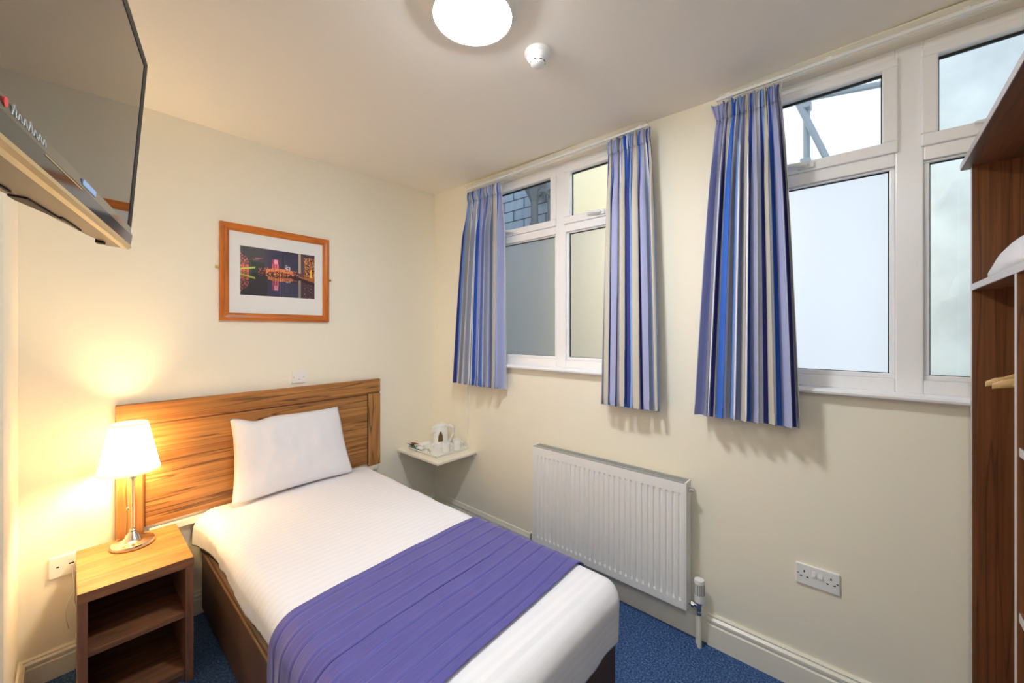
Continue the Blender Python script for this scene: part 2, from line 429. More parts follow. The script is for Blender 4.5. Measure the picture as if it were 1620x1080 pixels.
# left wall: pier at the corner, main run, then the entrance alcove behind the camera
bm = BM(); box(bm, -.4, XL2, -2.2, -.56, 0, ZT)
struct('wall_left', bm, M['wall'])
bm = BM()
prism(bm, [(-.4, -.5), (XL-.02, -.57), (XL-.006, -.568), (XL, -.555), (XL, 0), (-.4, 0)], 'z', 0, ZT)
struct('wall_pier', bm, M['wall'], smooth='auto')
bm = BM(); box(bm, -1.1, -.4, -2.2, -2.1, 0, ZT); struct('wall_alcove', bm, M['wall'])
bm = BM(); box(bm, -1.2, -1.1, YREAR-.1, -2.1, 0, ZT); struct('wall_entrance', bm, M['wall'])
bm = BM(); box(bm, -1.2, 2.3, YREAR-.1, YREAR, 0, ZT); struct('wall_rear', bm, M['wall'])

# skirtings
def skirt_prof(h=.145, t=.02):
    return [(0, 0), (t, 0), (t, h*.66), (t*.78, h*.70), (t*.95, h*.76), (t*.9, h*.84), (t*.5, h*.9), (t*.55, h*.95), (t*.3, h), (0, h)]
def skirting(name, y0, y1, h, t):   # on the window wall
    bm = BM(); prism(bm, [(XR-a, b) for a, b in skirt_prof(h, t)], 'y', y0, y1)
    return struct(name, bm, M['trim'], smooth='auto')
skirting('baseboard_right', -3.06, -2.205, .15, .024)
skirting('baseboard_right', -2.205, yb(XR)-.001, .15, .014)
bm = BM(); prism(bm, [(-a, b) for a, b in skirt_prof(.122, .022)], 'x', 0, 2.26)
o = struct('baseboard_back', bm, M['trim'], smooth='auto'); o.location = (XL, yb(XL), 0); o.rotation_euler = (0, 0, RZ)
bm = BM(); prism(bm, [(XL+a, b) for a, b in skirt_prof(.122, .022)], 'y', -.57, yb(XL)-.012)
struct('baseboard_left', bm, M['trim'], smooth='auto')
bm = BM(); prism(bm, [(XL2+a, b) for a, b in skirt_prof(.122, .02)], 'y', -2.2, -.575)
struct('baseboard_left', bm, M['trim'], smooth='auto')

# painted pelmet boards over the windows
def pelmet(name, y0, y1, zt):
    bm = BM()
    prism(bm, [(XR+.09, zt), (XR-.028, zt), (XR-.034, zt-.010), (XR-.026, zt-.016), (XR-.020, zt-.022), (XR-.020, zt-.046), (XR-.010, zt-.052), (XR+.09, zt-.056)], 'y', y0, y1)
    return struct(name, bm, M['trim'])
pelmet('trim_1', -1.90, -.43, 2.676)
pelmet('trim_2', -3.5, -2.255, 2.676)

# ---------------------------------------------------------------- windows
XF = 2.135   # room-side face of the frames
def window(name, y0, y1, ym, sill_ext):
    """y0<y1; ym = centre of mullion"""
    root = bpy.data.objects.new(name, None); COL.objects.link(root); root.location = (XF, (y0+y1)/2, ZS)
    root['kind'] = 'structure'
    ox, oy, oz = root.location
    def P(nm, bm, m, par=None, **k):
        bmesh.ops.translate(bm, verts=bm.verts, vec=(-ox, -oy, -oz))
        return obj(nm, bm, m, par or root, **k)
    z0, z1 = 1.294, 2.622
    zt0, zt1 = 2.171, 2.225
    mh = .0385
    bm = BM()
    def rail(a, b, c, d, lip=.0): box(bm, XF, XF+.06, a, b, c, d)
    rail(y0, y0+.045, z0, z1); rail(y1-.045, y1, z0, z1)
    rail(y0+.045, ym-mh, z0, 1.345); rail(ym+mh, y1-.045, z0, 1.345)
    rail(y0+.045, ym-mh, 2.575, z1); rail(ym+mh, y1-.045, 2.575, z1)
    rail(ym-mh, ym+mh, z0, z1)
    rail(y0+.045, ym-mh, zt0, zt1); rail(ym+mh, y1-.045, zt0, zt1)
    P('window_frame', bm, M['upvc'], bevel=.004)
    # beads, gaskets and panes
    for (a, b) in ((y0+.045, ym-mh), (ym+mh, y1-.045)):
        # lower fixed light
        zl0, zl1 = 1.345, zt0
        bm = BM(); w = .02
        for pr in ((a, b, zl0, zl0+w, 'h', 1), (a, b, zl1-w+.012, zl1, 'h', -1)):
            box(bm, XF+.012, XF+.03, pr[0], pr[1], pr[2], pr[3])
        box(bm, XF+.012, XF+.03, a, a+.016, zl0+w, zl1-.008); box(bm, XF+.012, XF+.03, b-.016, b, zl0+w, zl1-.008)
        P('glazing_bead', bm, M['upvc'], bevel=.004)
        bm = BM(); g = .0035
        box(bm, XF+.029, XF+.034, a+.014, b-.014, zl1-.012, zl1-.006); box(bm, XF+.029, XF+.034, a+.014, b-.014, zl0+w-.002, zl0+w+g*.6)
        box(bm, XF+.029, XF+.034, a+.014, a+.016+g, zl0+w, zl1-.008); box(bm, XF+.029, XF+.034, b-.016-g, b-.014, zl0+w, zl1-.008)
        P('gasket', bm, M['blackgl'])
        frosted = not (name == 'window_2' and a < ym)
        bm = BM(); box(bm, XF+.034, XF+.040, a+.006, b-.006, zl0+.006, zl1-.004)
        P('glass_pane', bm, M['frost'] if frosted else M['glass'])
        # upper opening sash, a little proud of the frame
        s0, s1 = zt1-.004, 2.585
        c, d = a-.008, b+.008
        sw = .045
        bm = BM()
        box(bm, XF-.012, XF+.03, c, d, s0, s0+sw); box(bm, XF-.012, XF+.03, c, d, s1-sw+.012, s1)
        box(bm, XF-.012, XF+.03, c, c+sw, s0+sw, s1-sw+.012); box(bm, XF-.012, XF+.03, d-sw, d, s0+sw, s1-sw+.012)
        sash = P('sash', bm, M['upvc'], bevel=.005)
        bm = BM(); g = .005
        box(bm, XF+.024, XF+.031, c+sw, d-sw, s1-sw+.002, s1-sw+.0125)
        box(bm, XF+.024, XF+.031, c+sw, c+sw+g*.7, s0+sw, s1-sw+.012); box(bm, XF+.024, XF+.031, d-sw-g, d-sw, s0+sw, s1-sw+.012)
        box(bm, XF+.024, XF+.031, c+sw, d-sw, s0+sw, s0+sw+g*.5)
        for v in bm.verts: v.co -= Vector((ox, oy, oz))
        obj('gasket', bm, M['blackgl'], sash)
        bm = BM(); box(bm, XF+.031, XF+.036, c+.02, d-.02, s0+.02, s1-.015)
        for v in bm.verts: v.co -= Vector((ox, oy, oz))
        obj('glass_pane', bm, M['glass'], sash)
        # handle: rose plate with a lever lying along the rail
        hy = {('window_1', True): -.90, ('window_1', False): -1.60, ('window_2', True): -2.59, ('window_2', False): -3.15}[(name, b > ym+.1)]
        bm = BM(); hz = s0+.022
        box(bm, XF-.022, XF-.012, hy-.028, hy+.028, hz-.011, hz+.011)
        tube(bm, [(XF-.018, hy, hz), (XF-.034, hy, hz+.002), (XF-.04, hy+.012, hz+.003), (XF-.042, hy+.05, hz+.008), (XF-.04, hy+.085, hz+.010)], [.009, .009, .009, .008, .006], 10)
        for v in bm.verts: v.co -= Vector((ox, oy, oz))
        obj('handle', bm, M['white'], sash, smooth='auto')
    return root
w1 = window('window_1', -1.80, -.52, -1.296, 0)
w2 = window('window_2', -3.45, -2.33, -2.907, 0)
def sill(name, y0, y1, par):
    bm = BM()
    prism(bm, [(XF+.05, 1.272), (2.066, 1.272), (2.060, 1.276), (2.058, 1.284), (2.062, 1.292), (2.07, 1.2945), (XF+.05, 1.2955)], 'y', y0, y1)
    o = par.location
    bmesh.ops.translate(bm, verts=bm.verts, vec=(-o[0], -o[1], -o[2]))
    obj('window_sill', bm, M['upvc'], par, smooth='auto')
sill('s', -1.83, -.49, w1); sill('s', -3.5, -2.29, w2)

# ---------------------------------------------------------------- outside: narrow light well
bm = BM()
box(bm, 2.2, 4.6, .62, .75, -.1, 3.4)
box(bm, 3.30, 3.45, -.48, .62, -.1, 3.4)
struct('wall_courtyard', bm, M['brick'])
bm = BM(); box(bm, 3.30, 3.5, -1.42, -.48, -.1, 3.4)
struct('wall_courtyard_pale', bm, M['cream_out'])
bm = BM(); box(bm, 3.30, 3.6, -5.2, -2.96, -.1, 4.2)
struct('wall_courtyard_grey', bm, M['grey_out'])
bm = BM(); box(bm, 2.2, 8, -5, 1.5, -.2, -.1); struct('floor_courtyard', bm, M['yard'])
t = thing('drain_pipe', 'grey drain pipe with hopper on the brick wall outside the left window', 'drain pipe', (3.17, -.25, -.1))
bm = BM(); lathe(bm, [(.038, 0), (.038, 2.65), (.05, 2.66), (.05, 2.74), (.038, 2.75), (.038, 3.05)], n=18); obj('pipe', bm, M['pipe_out'], t, smooth='auto')
bm = BM(); lathe(bm, [(.04, 2.95), (.06, 3.0), (.12, 3.12), (.12, 3.2), (.0, 3.2)], n=6); obj('hopper', bm, M['pipe_out'], t)
bm = BM(); tube(bm, [(0, 0, 2.95), (0, -.03, 3.02), (0, -.10, 3.05), (0, -.17, 3.02), (0, -.20, 2.94), (0, -.20, 2.2)], .03, 14); obj('branch_pipe', bm, M['pipe_out'], t, smooth='auto')
t = thing('scaffold', 'pale grey steel scaffold poles seen through the upper pane of the right window', 'scaffold', (5.2, -2.35, -.1))
bm = BM(); tube(bm, [(0, .04, 0), (0, .04, 4.9)], .03, 14); obj('upright_pole', bm, M['galv'], t, smooth='auto')
bm = BM(); tube(bm, [(-.07, .12, 4.08), (-.07, -.11, 3.44), (-.07, -.40, 2.6)], .03, 14); obj('brace_pole', bm, M['galv'], t, smooth='auto')
bm = BM(); tube(bm, [(.06, .3, 4.16), (.06, -1.2, 3.93)], .03, 14); obj('ledger_pole', bm, M['galv'], t, smooth='auto')
for z in (3.96, 3.35):
    bm = BM(); box(bm, -.10, .04, 0, .09, z, z+.09); obj('coupler', bm, M['galv'], t, bevel=.01)
# unseen lamp added outside to brighten the pale wall
t = thing('well_fill_lamp', 'added unseen fill lamp between the two windows, shining on the pale wall opposite', 'fill lamp', (2.20, -2.0, 2.0))
bm = BM(); lathe(bm, [(.10, 0), (.10, .03), (.09, .035)], axis='x', n=24); obj('fill_lamp_base', bm, M['pipe_out'], t, smooth='auto')
bm = BM(); lathe(bm, [(.09, .035), (.075, .06), (.045, .075), (0, .08)], axis='x', n=24); obj('fill_lamp_glass', bm, M['well_fill'], t, smooth=True)

# ---------------------------------------------------------------- curtains
def curtain(y0t, y1t, y0b, y1b, zt, zb, label, seed, folds, reps, off, ear=False):
    """yt: top ends, yb: bottom ends (y0 = nearer the corner)"""
    rng = random.Random(seed)
    ph = [rng.uniform(0, 6.28) for _ in range(6)]
    xc = 2.026
    t = thing('curtain', label, 'curtain', (xc, (y0b+y1b)/2, zb), group='striped curtains')
    oy = (y0b+y1b)/2
    H = zt-zb; hd = .075
    def warp(s):
        return s+.018*math.sin(2*PI*s*2+ph[0])+.010*math.sin(2*PI*s*5+ph[1])
    def shape(s, f):
        # f: 0 at top .. 1 at bottom (below heading)
        e0 = y0t+(y0b-y0t)*(f**.75); e1 = y1t+(y1b-y1t)*(f**.75)
        q = warp(s)-warp(0); q = q/(warp(1)-warp(0))
        a = 2*PI*folds*s+ph[2]
        amp = .011+.018*min(1, f*5)+.005*f
        wob = .006*math.sin(2*PI*s*3+ph[3]+f*2.2)
        tight = max(0, 1-f*6)
        y = e0+(e1-e0)*q
        # omega shaped folds: sideways swing out of phase with depth
        swing = abs(e1-e0)/folds*.24*min(1, f*4)
        y += swing*math.sin(2*a+ph[4]*.3)*min(1, 8*s, 8*(1-s))
        x = amp*math.sin(a)+.35*amp*math.sin(2*a+ph[5]+f*1.2)+wob*f
        # pencil pleats
        x -= .012*f
        x += .016*max(0, 1-s*9)+(.016+.004*f)*max(0, 1-(1-s)*7)
        x = x*(1-tight*.6)+tight*.006*math.sin(2*PI*folds*3*s)
        return x, y
    def fn(u, v):
        f = v
        x, y = shape(u, f)
        z = zt-hd-(H-hd)*f
        z += -.006*math.sin(2*PI*folds*u+ph[2])*f
        return (x, y-oy, z-zb)
    bm = BM(); nu = folds*26
    grid(bm, nu, 44, fn, uvfn=lambda a, b: (a*reps+off, b*1.5))
    p = obj('curtain_panel', bm, M['curtain'], t, smooth=True)
    so = p.modifiers.new('solidify', 'SOLIDIFY'); so.thickness = .0018
    def fh(u, v):   # heading above the gather line
        x, y = shape(u, 0)
        w = 2*PI*folds*2*u
        d = (1-v)
        xx = x+.011*math.sin(w)*d+.003*math.sin(3*w)
        yy = y+.003*math.cos(w)*d
        z = zt-hd*v+.004*math.sin(w*1.0+1)*(d)
        if ear and u < .06: yy += .018*d*(1-u/.06); xx -= .012*d*(1-u/.06)
        xx -= .006*math.sin(PI*min(1, v*1.0))
        return (xx, yy-oy, z-zb)
    bm = BM()
    grid(bm, nu, 8, fh, uvfn=lambda a, b: (a*reps+off, b*.1))
    p = obj('pleated_heading', bm, M['curtain'], t, smooth=True)
    so = p.modifiers.new('solidify', 'SOLIDIFY'); so.thickness = .003
    # hem seam
    bm = BM(); nu2 = folds*14
    grid(bm, nu2, 2, lambda u, v: (fn(u, 1-.035*(1-v))[0]-.0022, fn(u, 1-.035*(1-v))[1], fn(u, 1-.035*(1-v))[2]), uvfn=lambda a, b: (a*reps+off, b*.05))
    obj('hem', bm, M['curtain'], t, smooth=True)
    # tape hooks reaching the rail
    for k in range(folds+1):
        q = k/folds
        bm = BM()
        x, y = shape(min(1, max(0, q)), 0)
        tube(bm, [(x+.006, y-oy, H-.012), (x+.012, y-oy, H+.004), (x+.010, y-oy, H+.012)], .0018, 6)
        obj('curtain_hook', bm, M['white'], t, smooth=True)
    return t
curtain(-.505, -.865, -.362, -.892, 2.585, 1.125, 'short striped blue and grey curtain nearest the room corner, left of the left window', 3, 8, 1.5, .32)
curtain(-1.695, -1.942, -1.668, -1.992, 2.598, 1.118, 'narrow striped blue curtain at the right edge of the left window, above the radiator', 11, 7, 1.15, .80)
curtain(-2.262, -2.515, -2.172, -2.583, 2.592, 1.128, 'striped blue and grey curtain left of the large right window, above the double socket', 5, 8, 1.25, .0, ear=True)
def rail(y0, y1, label):
    t = thing('curtain_rail', label, 'curtain rail', (2.02, (y0+y1)/2, 2.605))
    oy = (y0+y1)/2
    bm = BM(); box(bm, -.007, .007, y0-oy, y1-oy, 0, .012); obj('rail', bm, M['white'], t, bevel=.002)
    n = 4
    for k in range(n):
        y = y0+.05+(y1-y0-.1)*k/(n-1)-oy
        bm = BM(); box(bm, -.004, .058, y-.008, y+.008, .012, .02)
        obj('bracket', bm, M['white'], t)
rail(-1.935, -.50, 'white curtain rail along the top of the left window')
rail(-3.45, -2.262, 'white curtain rail along the top of the right window')

# ---------------------------------------------------------------- radiator
t = thing('radiator', 'white panel radiator with vertical ribs on the wall between the windows', 'radiator', (2.0, -1.65, .17))
bm = BM()
Y0, Y1, ZZ = -.474, .474, .615
box(bm, .012, .03, Y0, Y1, 0, ZZ)
# pressed front skin with flutes
n = 29; pitch = (Y1-Y0-.03)/n
ys_ = []; 
pts = [(.0, Y0), ]
prof = [(Y0, 0)]
for k in range(n):
    a = Y0+.015+k*pitch
    prof += [(a, 0), (a+pitch*.16, .007), (a+pitch*.34, .007), (a+pitch*.5, 0)]
prof += [(Y1, 0)]
levels = [(0, 0), (.035, 0), (.05, 1), (ZZ-.065, 1), (ZZ-.05, 0), (ZZ, 0)]
vs = [[bm.verts.new((d*k_, y, z)) for (y, d) in prof] for (z, k_) in levels]
for A, B in zip(vs, vs[1:]):
    for i in range(len(prof)-1): bm.faces.new((A[i], A[i+1], B[i+1], B[i]))
box(bm, .0005, .012, Y0, Y0+.002, 0, ZZ); box(bm, .0005, .012, Y1-.002, Y1, 0, ZZ)
box(bm, .0005, .012, Y0, Y1, ZZ-.001, ZZ+.001); box(bm, .0005, .012, Y0, Y1, -.001, .001)
obj('front_panel', bm, M['enamel'], t)
bm = BM(); box(bm, .05, .064, Y0+.01, Y1-.01, .005, ZZ-.005); obj('rear_panel', bm, M['enamel'], t)
bm = BM(); box(bm, .0, .068, Y0-.009, Y0, -.002, ZZ+.006); obj('side_panel', bm, M['enamel'], t, bevel=.002)
bm = BM(); box(bm, .0, .068, Y1, Y1+.009, -.002, ZZ+.006); obj('side_panel', bm, M['enamel'], t, bevel=.002)
bm = BM()
box(bm, .0, .010, Y0, Y1, ZZ, ZZ+.006); box(bm, .058, .068, Y0, Y1, ZZ, ZZ+.006)
k = Y0+.006
while k < Y1-.004:
    if abs(k) > .006: box(bm, .010, .058, k, k+.0035, ZZ-.002, ZZ+.003)
    else: box(bm, .010, .058, k, k+.0035, ZZ-.002, ZZ+.005)
    k += .0085
for q in (.022, .034, .046): box(bm, q, q+.002, Y0, Y1, ZZ-.003, ZZ+.002)
obj('top_grille', bm, M['grille'], t)
bm = BM(); lathe(bm, [(.011, 0), (.011, -.012), (.007, -.014), (.006, -.022), (0, -.022)], c=(.034, Y0-.009, ZZ-.035), n=16, axis='y'); obj('bleed_valve', bm, M['chrome'], t, smooth='auto')
for y in (-.33, .33):
    bm = BM(); box(bm, .068, .0995, y-.02, y+.02, .08, .55); obj('wall_bracket', bm, M['grille'], t)
bm = BM(); tube(bm, [(.034, Y1+.004, .03), (.034, Y1+.04, .03), (.034, Y1+.05, .02), (.034, Y1+.05, -.17)], .0085, 12); obj('return_pipe', bm, M['trim'], t, smooth=True)

t = thing('radiator_valve', 'white thermostatic radiator valve on a chrome elbow at the right end of the radiator', 'radiator valve', (2.034, -2.182, 0))
bm = BM(); tube(bm, [(0, 0, 0), (0, 0, .165)], .0105, 16); tube(bm, [(.02, .014, 0), (.02, .014, .135)], .0095, 12); obj('pipe', bm, M['trim'], t, smooth='auto')
bm = BM(); lathe(bm, [(.013, .158), (.013, .172), (.010, .174), (.0125, .178), (.0125, .205), (.016, .208), (.016, .222)], n=20)
tube(bm, [(0, 0, .196), (0, .018, .196), (0, .049, .196)], .010, 16); tube(bm, [(0, .022, .196), (0, .036, .196)], .0145, 6)
obj('valve_body', bm, M['chrome'], t, smooth='auto')
bm = BM(); lathe(bm, [(.016, .218), (.022, .222), (.0235, .245), (.0235, .318), (.0215, .328), (.0, .330)], n=32); hd_ = obj('valve_head', bm, M['white'], t, smooth='auto')
bm = BM()
for k in range(16):
    a = 2*PI*k/16
    c_, s_ = math.cos(a), math.sin(a)
    p = Vector((c_*.0236, s_*.0236, 0)); q = Vector((-s_, c_, 0))*.0016
    z0, z1 = .258, .312
    o_ = Vector((c_, s_, 0))*.0006
    v = [bm.verts.new(p+o_+q*a_+Vector((0, 0, z))) for a_, z in ((-1, z0), (1, z0), (1, z1), (-1, z1))]
    bm.faces.new(v)
bmesh.ops.solidify(bm, geom=bm.faces[:], thickness=.0008)
obj('grip_slot', bm, M['greyslot'], hd_)

# ---------------------------------------------------------------- sockets and plates
def plate(name, label, cat, loc, rz, w, h, builder):
    """local frame: x along the wall, -y into the room, z up; loc at plate centre on the wall"""
    t = thing(name, label, cat, loc, rz)
    bm = BM(); box(bm, -w/2, w/2, -.009, 0, -h/2, h/2); obj('plate', bm, M['white'], t, bevel=.003, seg=3)
    builder(t); return t
def b_double(t):
    for s in (-1, 1):
        bm = BM(); c = s*.0445
        def hole(x, z, w, h): box(bm, x-w/2, x+w/2, -.0096, -.0088, z-h/2, z+h/2)
        hole(c, .014, .0045, .009); hole(c-.011, -.008, .008, .0042); hole(c+.011, -.008, .008, .0042)
        obj('pin_holes', bm, M['dark'], t)
        bm = BM(); hole(s*.0655, .002, .007, .0035); obj('screw_hole', bm, M['dark'], t)
        bm = BM(); prism(bm, [(-.009, .003), (-.0145, .003), (-.0105, .024), (-.009, .024)], 'x', s*.0115-.0065, s*.0115+.0065); obj('rocker_switch', bm, M['white'], t, bevel=.0008)
plate('double_socket', 'white double mains socket low on the wall right of the radiator', 'socket', (XR, -2.632, .493), -PI/2, .146, .086, b_double)
def b_blank(t):
    for x in (-.03, .03):
        bm = BM(); lathe(bm, [(.0025, -.0102), (.0025, -.0085)], c=(x, 0, -.002), n=12, axis='y'); obj('screw', bm, M['chrome'], t)
    bm = BM(); box(bm, -.006, .006, -.0098, -.0088, -.016, -.0135); obj('aerial_slot', bm, M['greyslot'], t)
plate('wall_plate', 'white single socket plate on the wall just above the headboard', 'wall plate', (.978, yb(.978)-.0005, 1.236), RZ, .082, .078, b_blank)
def b_tele(t):
    for x in (-.045, .045):
        bm = BM(); box(bm, x-.004, x+.004, -.0098, -.0088, -.003, .003); obj('screw', bm, M['dark'], t)
    bm = BM(); box(bm, -.012, .009, -.0098, -.0088, -.001, .005); obj('slot', bm, M['dark'], t)
    bm = BM(); box(bm, -.010, .007, -.0105, -.0088, -.010, -.002); obj('slot_shutter', bm, M['white'], t, bevel=.001)
plate('telephone_socket', 'white wide outlet plate low on the wall behind the bedside table', 'socket', (.003, yb(.003)-.0005, .480), RZ, .142, .092, b_tele)
def b_plain(t):
    bm = BM(); prism(bm, [(-.009, -.008), (-.012, -.008), (-.0095, .01), (-.009, .01)], 'x', -.006, .006); obj('rocker_switch', bm, M['white'], t)
plate('wall_switch', 'white switch plate on the left wall at the very left edge of the photo', 'switch', (XL2+.0005, -.665, .50), PI/2, .086, .086, b_plain)
t = thing('lamp_cord', 'thin white cord hanging loose behind the left side of the bedside table', 'cord', (-.005, -.13, .2))
bm = BM()
tube(bm, [(.016, .014, .295), (.012, .005, .27), (.008, .0, .235), (.014, -.002, .20), (.010, 0, .16), (-.006, 0, .12), (-.014, 0, .08), (-.012, 0, .04), (-.004, 0, .0)], .0019, 8)
tube(bm, [(.016, .016, .28), (.014, .006, .25), (.015, .004, .21), (.015, .004, .17), (.013, .004, .13), (.016, .004, .10)], .0019, 8)
o = obj('cord', bm, M['trim'], t, smooth=True)

# thin painted conduit above the corner shelf
bm = BM(); box(bm, XR-.008, XR, -.437, -.429, .64, 1.25)
struct('trim_3', bm, M['wall'])

# ---------------------------------------------------------------- headboard
hx0, hx1 = .140, 1.552
HW = hx1-hx0
t = thing('headboard', 'wide walnut headboard with raised border fixed to the wall above the bed', 'headboard', (hx0, yb(hx0), .44), RZ)
def zl(z): return z-.44
TH = .034
bm = BM(); box(bm, .08, HW-.075, -.018, -.004, zl(.556), zl(1.09)); obj('centre_panel', bm, M['hbwood'], t)
bm = BM(); prism(bm, [(-.004, zl(1.068)), (-.024, zl(1.068)), (-TH, zl(1.084)), (-TH, zl(1.172)), (-TH+.002, zl(1.174)), (-.004, zl(1.174))], 'x', .0, HW); obj('top_rail', bm, M['hbwood'], t)
bm = BM(); prism(bm, [(HW, -.004), (HW, -TH), (HW-.070, -TH), (HW-.090, -.024), (HW-.090, -.004)], 'z', zl(.540), zl(1.0675)); obj('side_stile', bm, M['hbwoodv'], t)
bm = BM(); prism(bm, [(0, -.004), (0, -TH), (.060, -TH), (.064, -.03), (.068, -TH), (.092, -TH), (.100, -.024), (.100, -.004)], 'z', zl(.44), zl(1.0675)); obj('side_stile', bm, M['hbwoodv'], t)
M['gap_shade'] = mat('headboard_shadow_gap', (84, 50, 28), .5)  # dark brown strips stand in for the shadow gap inside the border
bm = BM(); box(bm, .100, HW-.090, -.0235, -.018, zl(1.062), zl(1.068)); obj('shadow_gap_strip', bm, M['gap_shade'], t)
bm = BM(); box(bm, HW-.096, HW-.090, -.0235, -.018, zl(.556), zl(1.062)); obj('shadow_gap_strip', bm, M['gap_shade'], t)
bm = BM(); box(bm, .100, .105, -.0235, -.018, zl(.556), zl(1.062)); obj('shadow_gap_strip', bm, M['gap_shade'], t)
bm = BM(); box(bm, .12, HW-.01, -.03, -.001, zl(.505), zl(.535)); obj('wall_batten', bm, M['trim'], t)

# ---------------------------------------------------------------- bed
bt = thing('divan_bed', 'single divan bed with dark brown base, head against the wooden headboard', 'bed', (.935, -1.088, 0), 0)
BX0, BX1, BY0, BY1 = -.465, .465, -.982, .982
bm = BM(); box(bm, BX0, BX1, BY0, BY1, .03, .375); obj('divan_base', bm, M['basefab'], bt, bevel=.012, seg=3)
bm = BM()
r_ = .006; rz_ = .355
tube(bm, [(BX0-.002, BY1-.01, rz_), (BX0-.002, BY0+.01, rz_), (BX0+.01, BY0-.002, rz_), (BX1-.01, BY0-.002, rz_), (BX1+.002, BY0+.01, rz_), (BX1+.002, BY1-.01, rz_)], r_, 8)
obj('piping', bm, M['basefoot'], bt, smooth=True)
for x in (BX0+.08, BX1-.08):
    for y in (BY0+.1, BY1-.1):
        bm = BM(); lathe(bm, [(.02, 0), (.022, .005), (.022, .03)], c=(x, y, 0), n=16); obj('glide', bm, M['dark'], bt, smooth='auto')
bm = BM(); box(bm, BX0+.01, BX1-.01, BY0+.01, BY1-.01, .375, .525); obj('mattress', bm, M['cotton'], bt, bevel=.04, seg=4)

# cloth draped over the mattress; hem drop depends on the side
DX0, DX1, DY0, DY1 = .452, 1.452, -2.085, -.100
R_ = .075; ZTOP = .562
def drape(a, b, lift=0.0):
    """a across the bed, b along; both in cloth metres measured from the flat top's inner rectangle"""
    x0, x1, y0 = DX0+R_, DX1-R_, DY0+R_
    dx = (a-x1) if a > x1 else ((a-x0) if a < x0 else 0.0)
    dy = (b-y0) if b < y0 else 0.0
    cxp = min(max(a, x0), x1); cyp = max(b, y0)
    d = max(abs(dx), abs(dy))
    R = R_+lift
    if d == 0: return Vector((cxp, cyp, ZTOP+lift)), Vector((0, 0, 1)), 0.0
    h = math.hypot(dx, dy); nx, ny = dx/h, dy/h
    q = PI/2*R_
    if d < q:
        th = d/R_
        return Vector((cxp+nx*R*math.sin(th), cyp+ny*R*math.sin(th), ZTOP-R_+R*math.cos(th))), Vector((nx*math.sin(th), ny*math.sin(th), math.cos(th))), d
    return Vector((cxp+nx*R, cyp+ny*R, ZTOP-R_-(d-q))), Vector((nx, ny, 0)), d
HL, HR, HF = .185, .25, .262          # cloth lengths beyond the inner rectangle on left, right, foot
def duvet_pt(u, v):
    x0, x1, y0 = DX0+R_, DX1-R_, DY0+R_
    a = x0-HL+(x1-x0+HL+HR)*u
    b = y0-HF+(DY1-y0+HF)*v
    p, nrm, d = drape(a, b)
    # soft quilt swell and long creases
    k = .010*noise.noise(Vector((p.x*2.2, p.y*1.6, .3)))+.003*noise.noise(Vector((p.x*7, p.y*5, 2.3)))
    edge = min(1.0, d/.12)
    k += edge*(.008*noise.noise(Vector((p.x*3, p.y*9, p.z*3)))+.004*noise.noise(Vector((p.x*8, p.y*22, p.z*5))))
    k += .007*(1-min(1, abs((a-(x0+x1)/2)/((x1-x0)/2))**2))*(1 if d == 0 else 0)
    p = p+nrm*k
    if d > 0 and nrm.z < .3:
        hem = max(0, (d-.10)/.1)
        p.z += hem*(.012*noise.noise(Vector((p.x*5, p.y*7, 7)))+.006*noise.noise(Vector((p.x*14, p.y*17, 3))))
        p += nrm*(-.012*hem)*(1 if a < x0 else .4)
    # sags over the head-end corner
    if a < x0 and p.y > -.42:
        w = (p.y+.42)/.32
        p.x -= .035*w*w*(d/HL); p.z -= .03*w*(d/HL)
    return p
DV = Vector(((DX0+DX1)/2, (DY0+DY1)/2, ZTOP))
bm = BM()
x0_, x1_, y0_ = DX0+R_, DX1-R_, DY0+R_
def duv(u, v): return (u*1.3, (y0_-HF+(DY1-y0_+HF)*v))
grid(bm, 150, 240, lambda u, v: duvet_pt(u, v)-DV, uvfn=duv)
dv_ = obj('duvet', bm, M['duvet'], None, smooth=True); dv_.location = DV
so = dv_.modifiers.new('solidify', 'SOLIDIFY'); so.thickness = .012; so.offset = -1
tag(dv_, 'white striped duvet covering the whole single bed', 'duvet')

# runner
RY0, RY1 = -1.885, -1.255
def runner_pt(u, v):
    x0, x1 = x0_, x1_
    La, Ra = .34, .30
    a = x0-La+(x1-x0+La+Ra)*u
    skew = -.085*(1-u)
    b = RY0+(RY1-RY0)*v+skew*(1 if v > .5 else .9)
    p, nrm, d = drape(a, max(b, y0_+.001), .011)
    base = .010*noise.noise(Vector((p.x*2.2, p.y*1.6, .3)))+.003*noise.noise(Vector((p.x*7, p.y*5, 2.3)))
    base += .007*(1-min(1, abs((a-(x0+x1)/2)/((x1-x0)/2))**2))*(1 if d == 0 else 0)
    # pin-tucked pleats: slow rise then a sharp drop
    vv = v+.012*math.sin(u*5)+.006*math.sin(u*11+1)
    k = (vv*9.0) % 1.0
    tuck = -.0026*math.exp(-((k-.5)/.055)**2)+.0015*math.exp(-((k-.64)/.12)**2) if 0.02 < v < .98 else 0
    p = p+nrm*(base+tuck)
    if a < x0:
        w = min(1, d/.2)
        p += nrm*(.004*w*math.sin(v*31+u*9)+.010*w)
        p.y += .012*w*math.sin(u*20)*0.3
    return p
RV = Vector(((DX0+DX1)/2, (RY0+RY1)/2, ZTOP))
bm = BM(); grid(bm, 130, 324, lambda u, v: runner_pt(u, v)-RV, uvfn=lambda a, b: (a, b))
rn_ = obj('bed_runner', bm, M['runner'], None, smooth=True); rn_.location = RV
so = rn_.modifiers.new('solidify', 'SOLIDIFY'); so.thickness = .003; so.offset = 1
tag(rn_, 'blue violet pleated bed runner laid across the foot of the white duvet', 'bed runner')

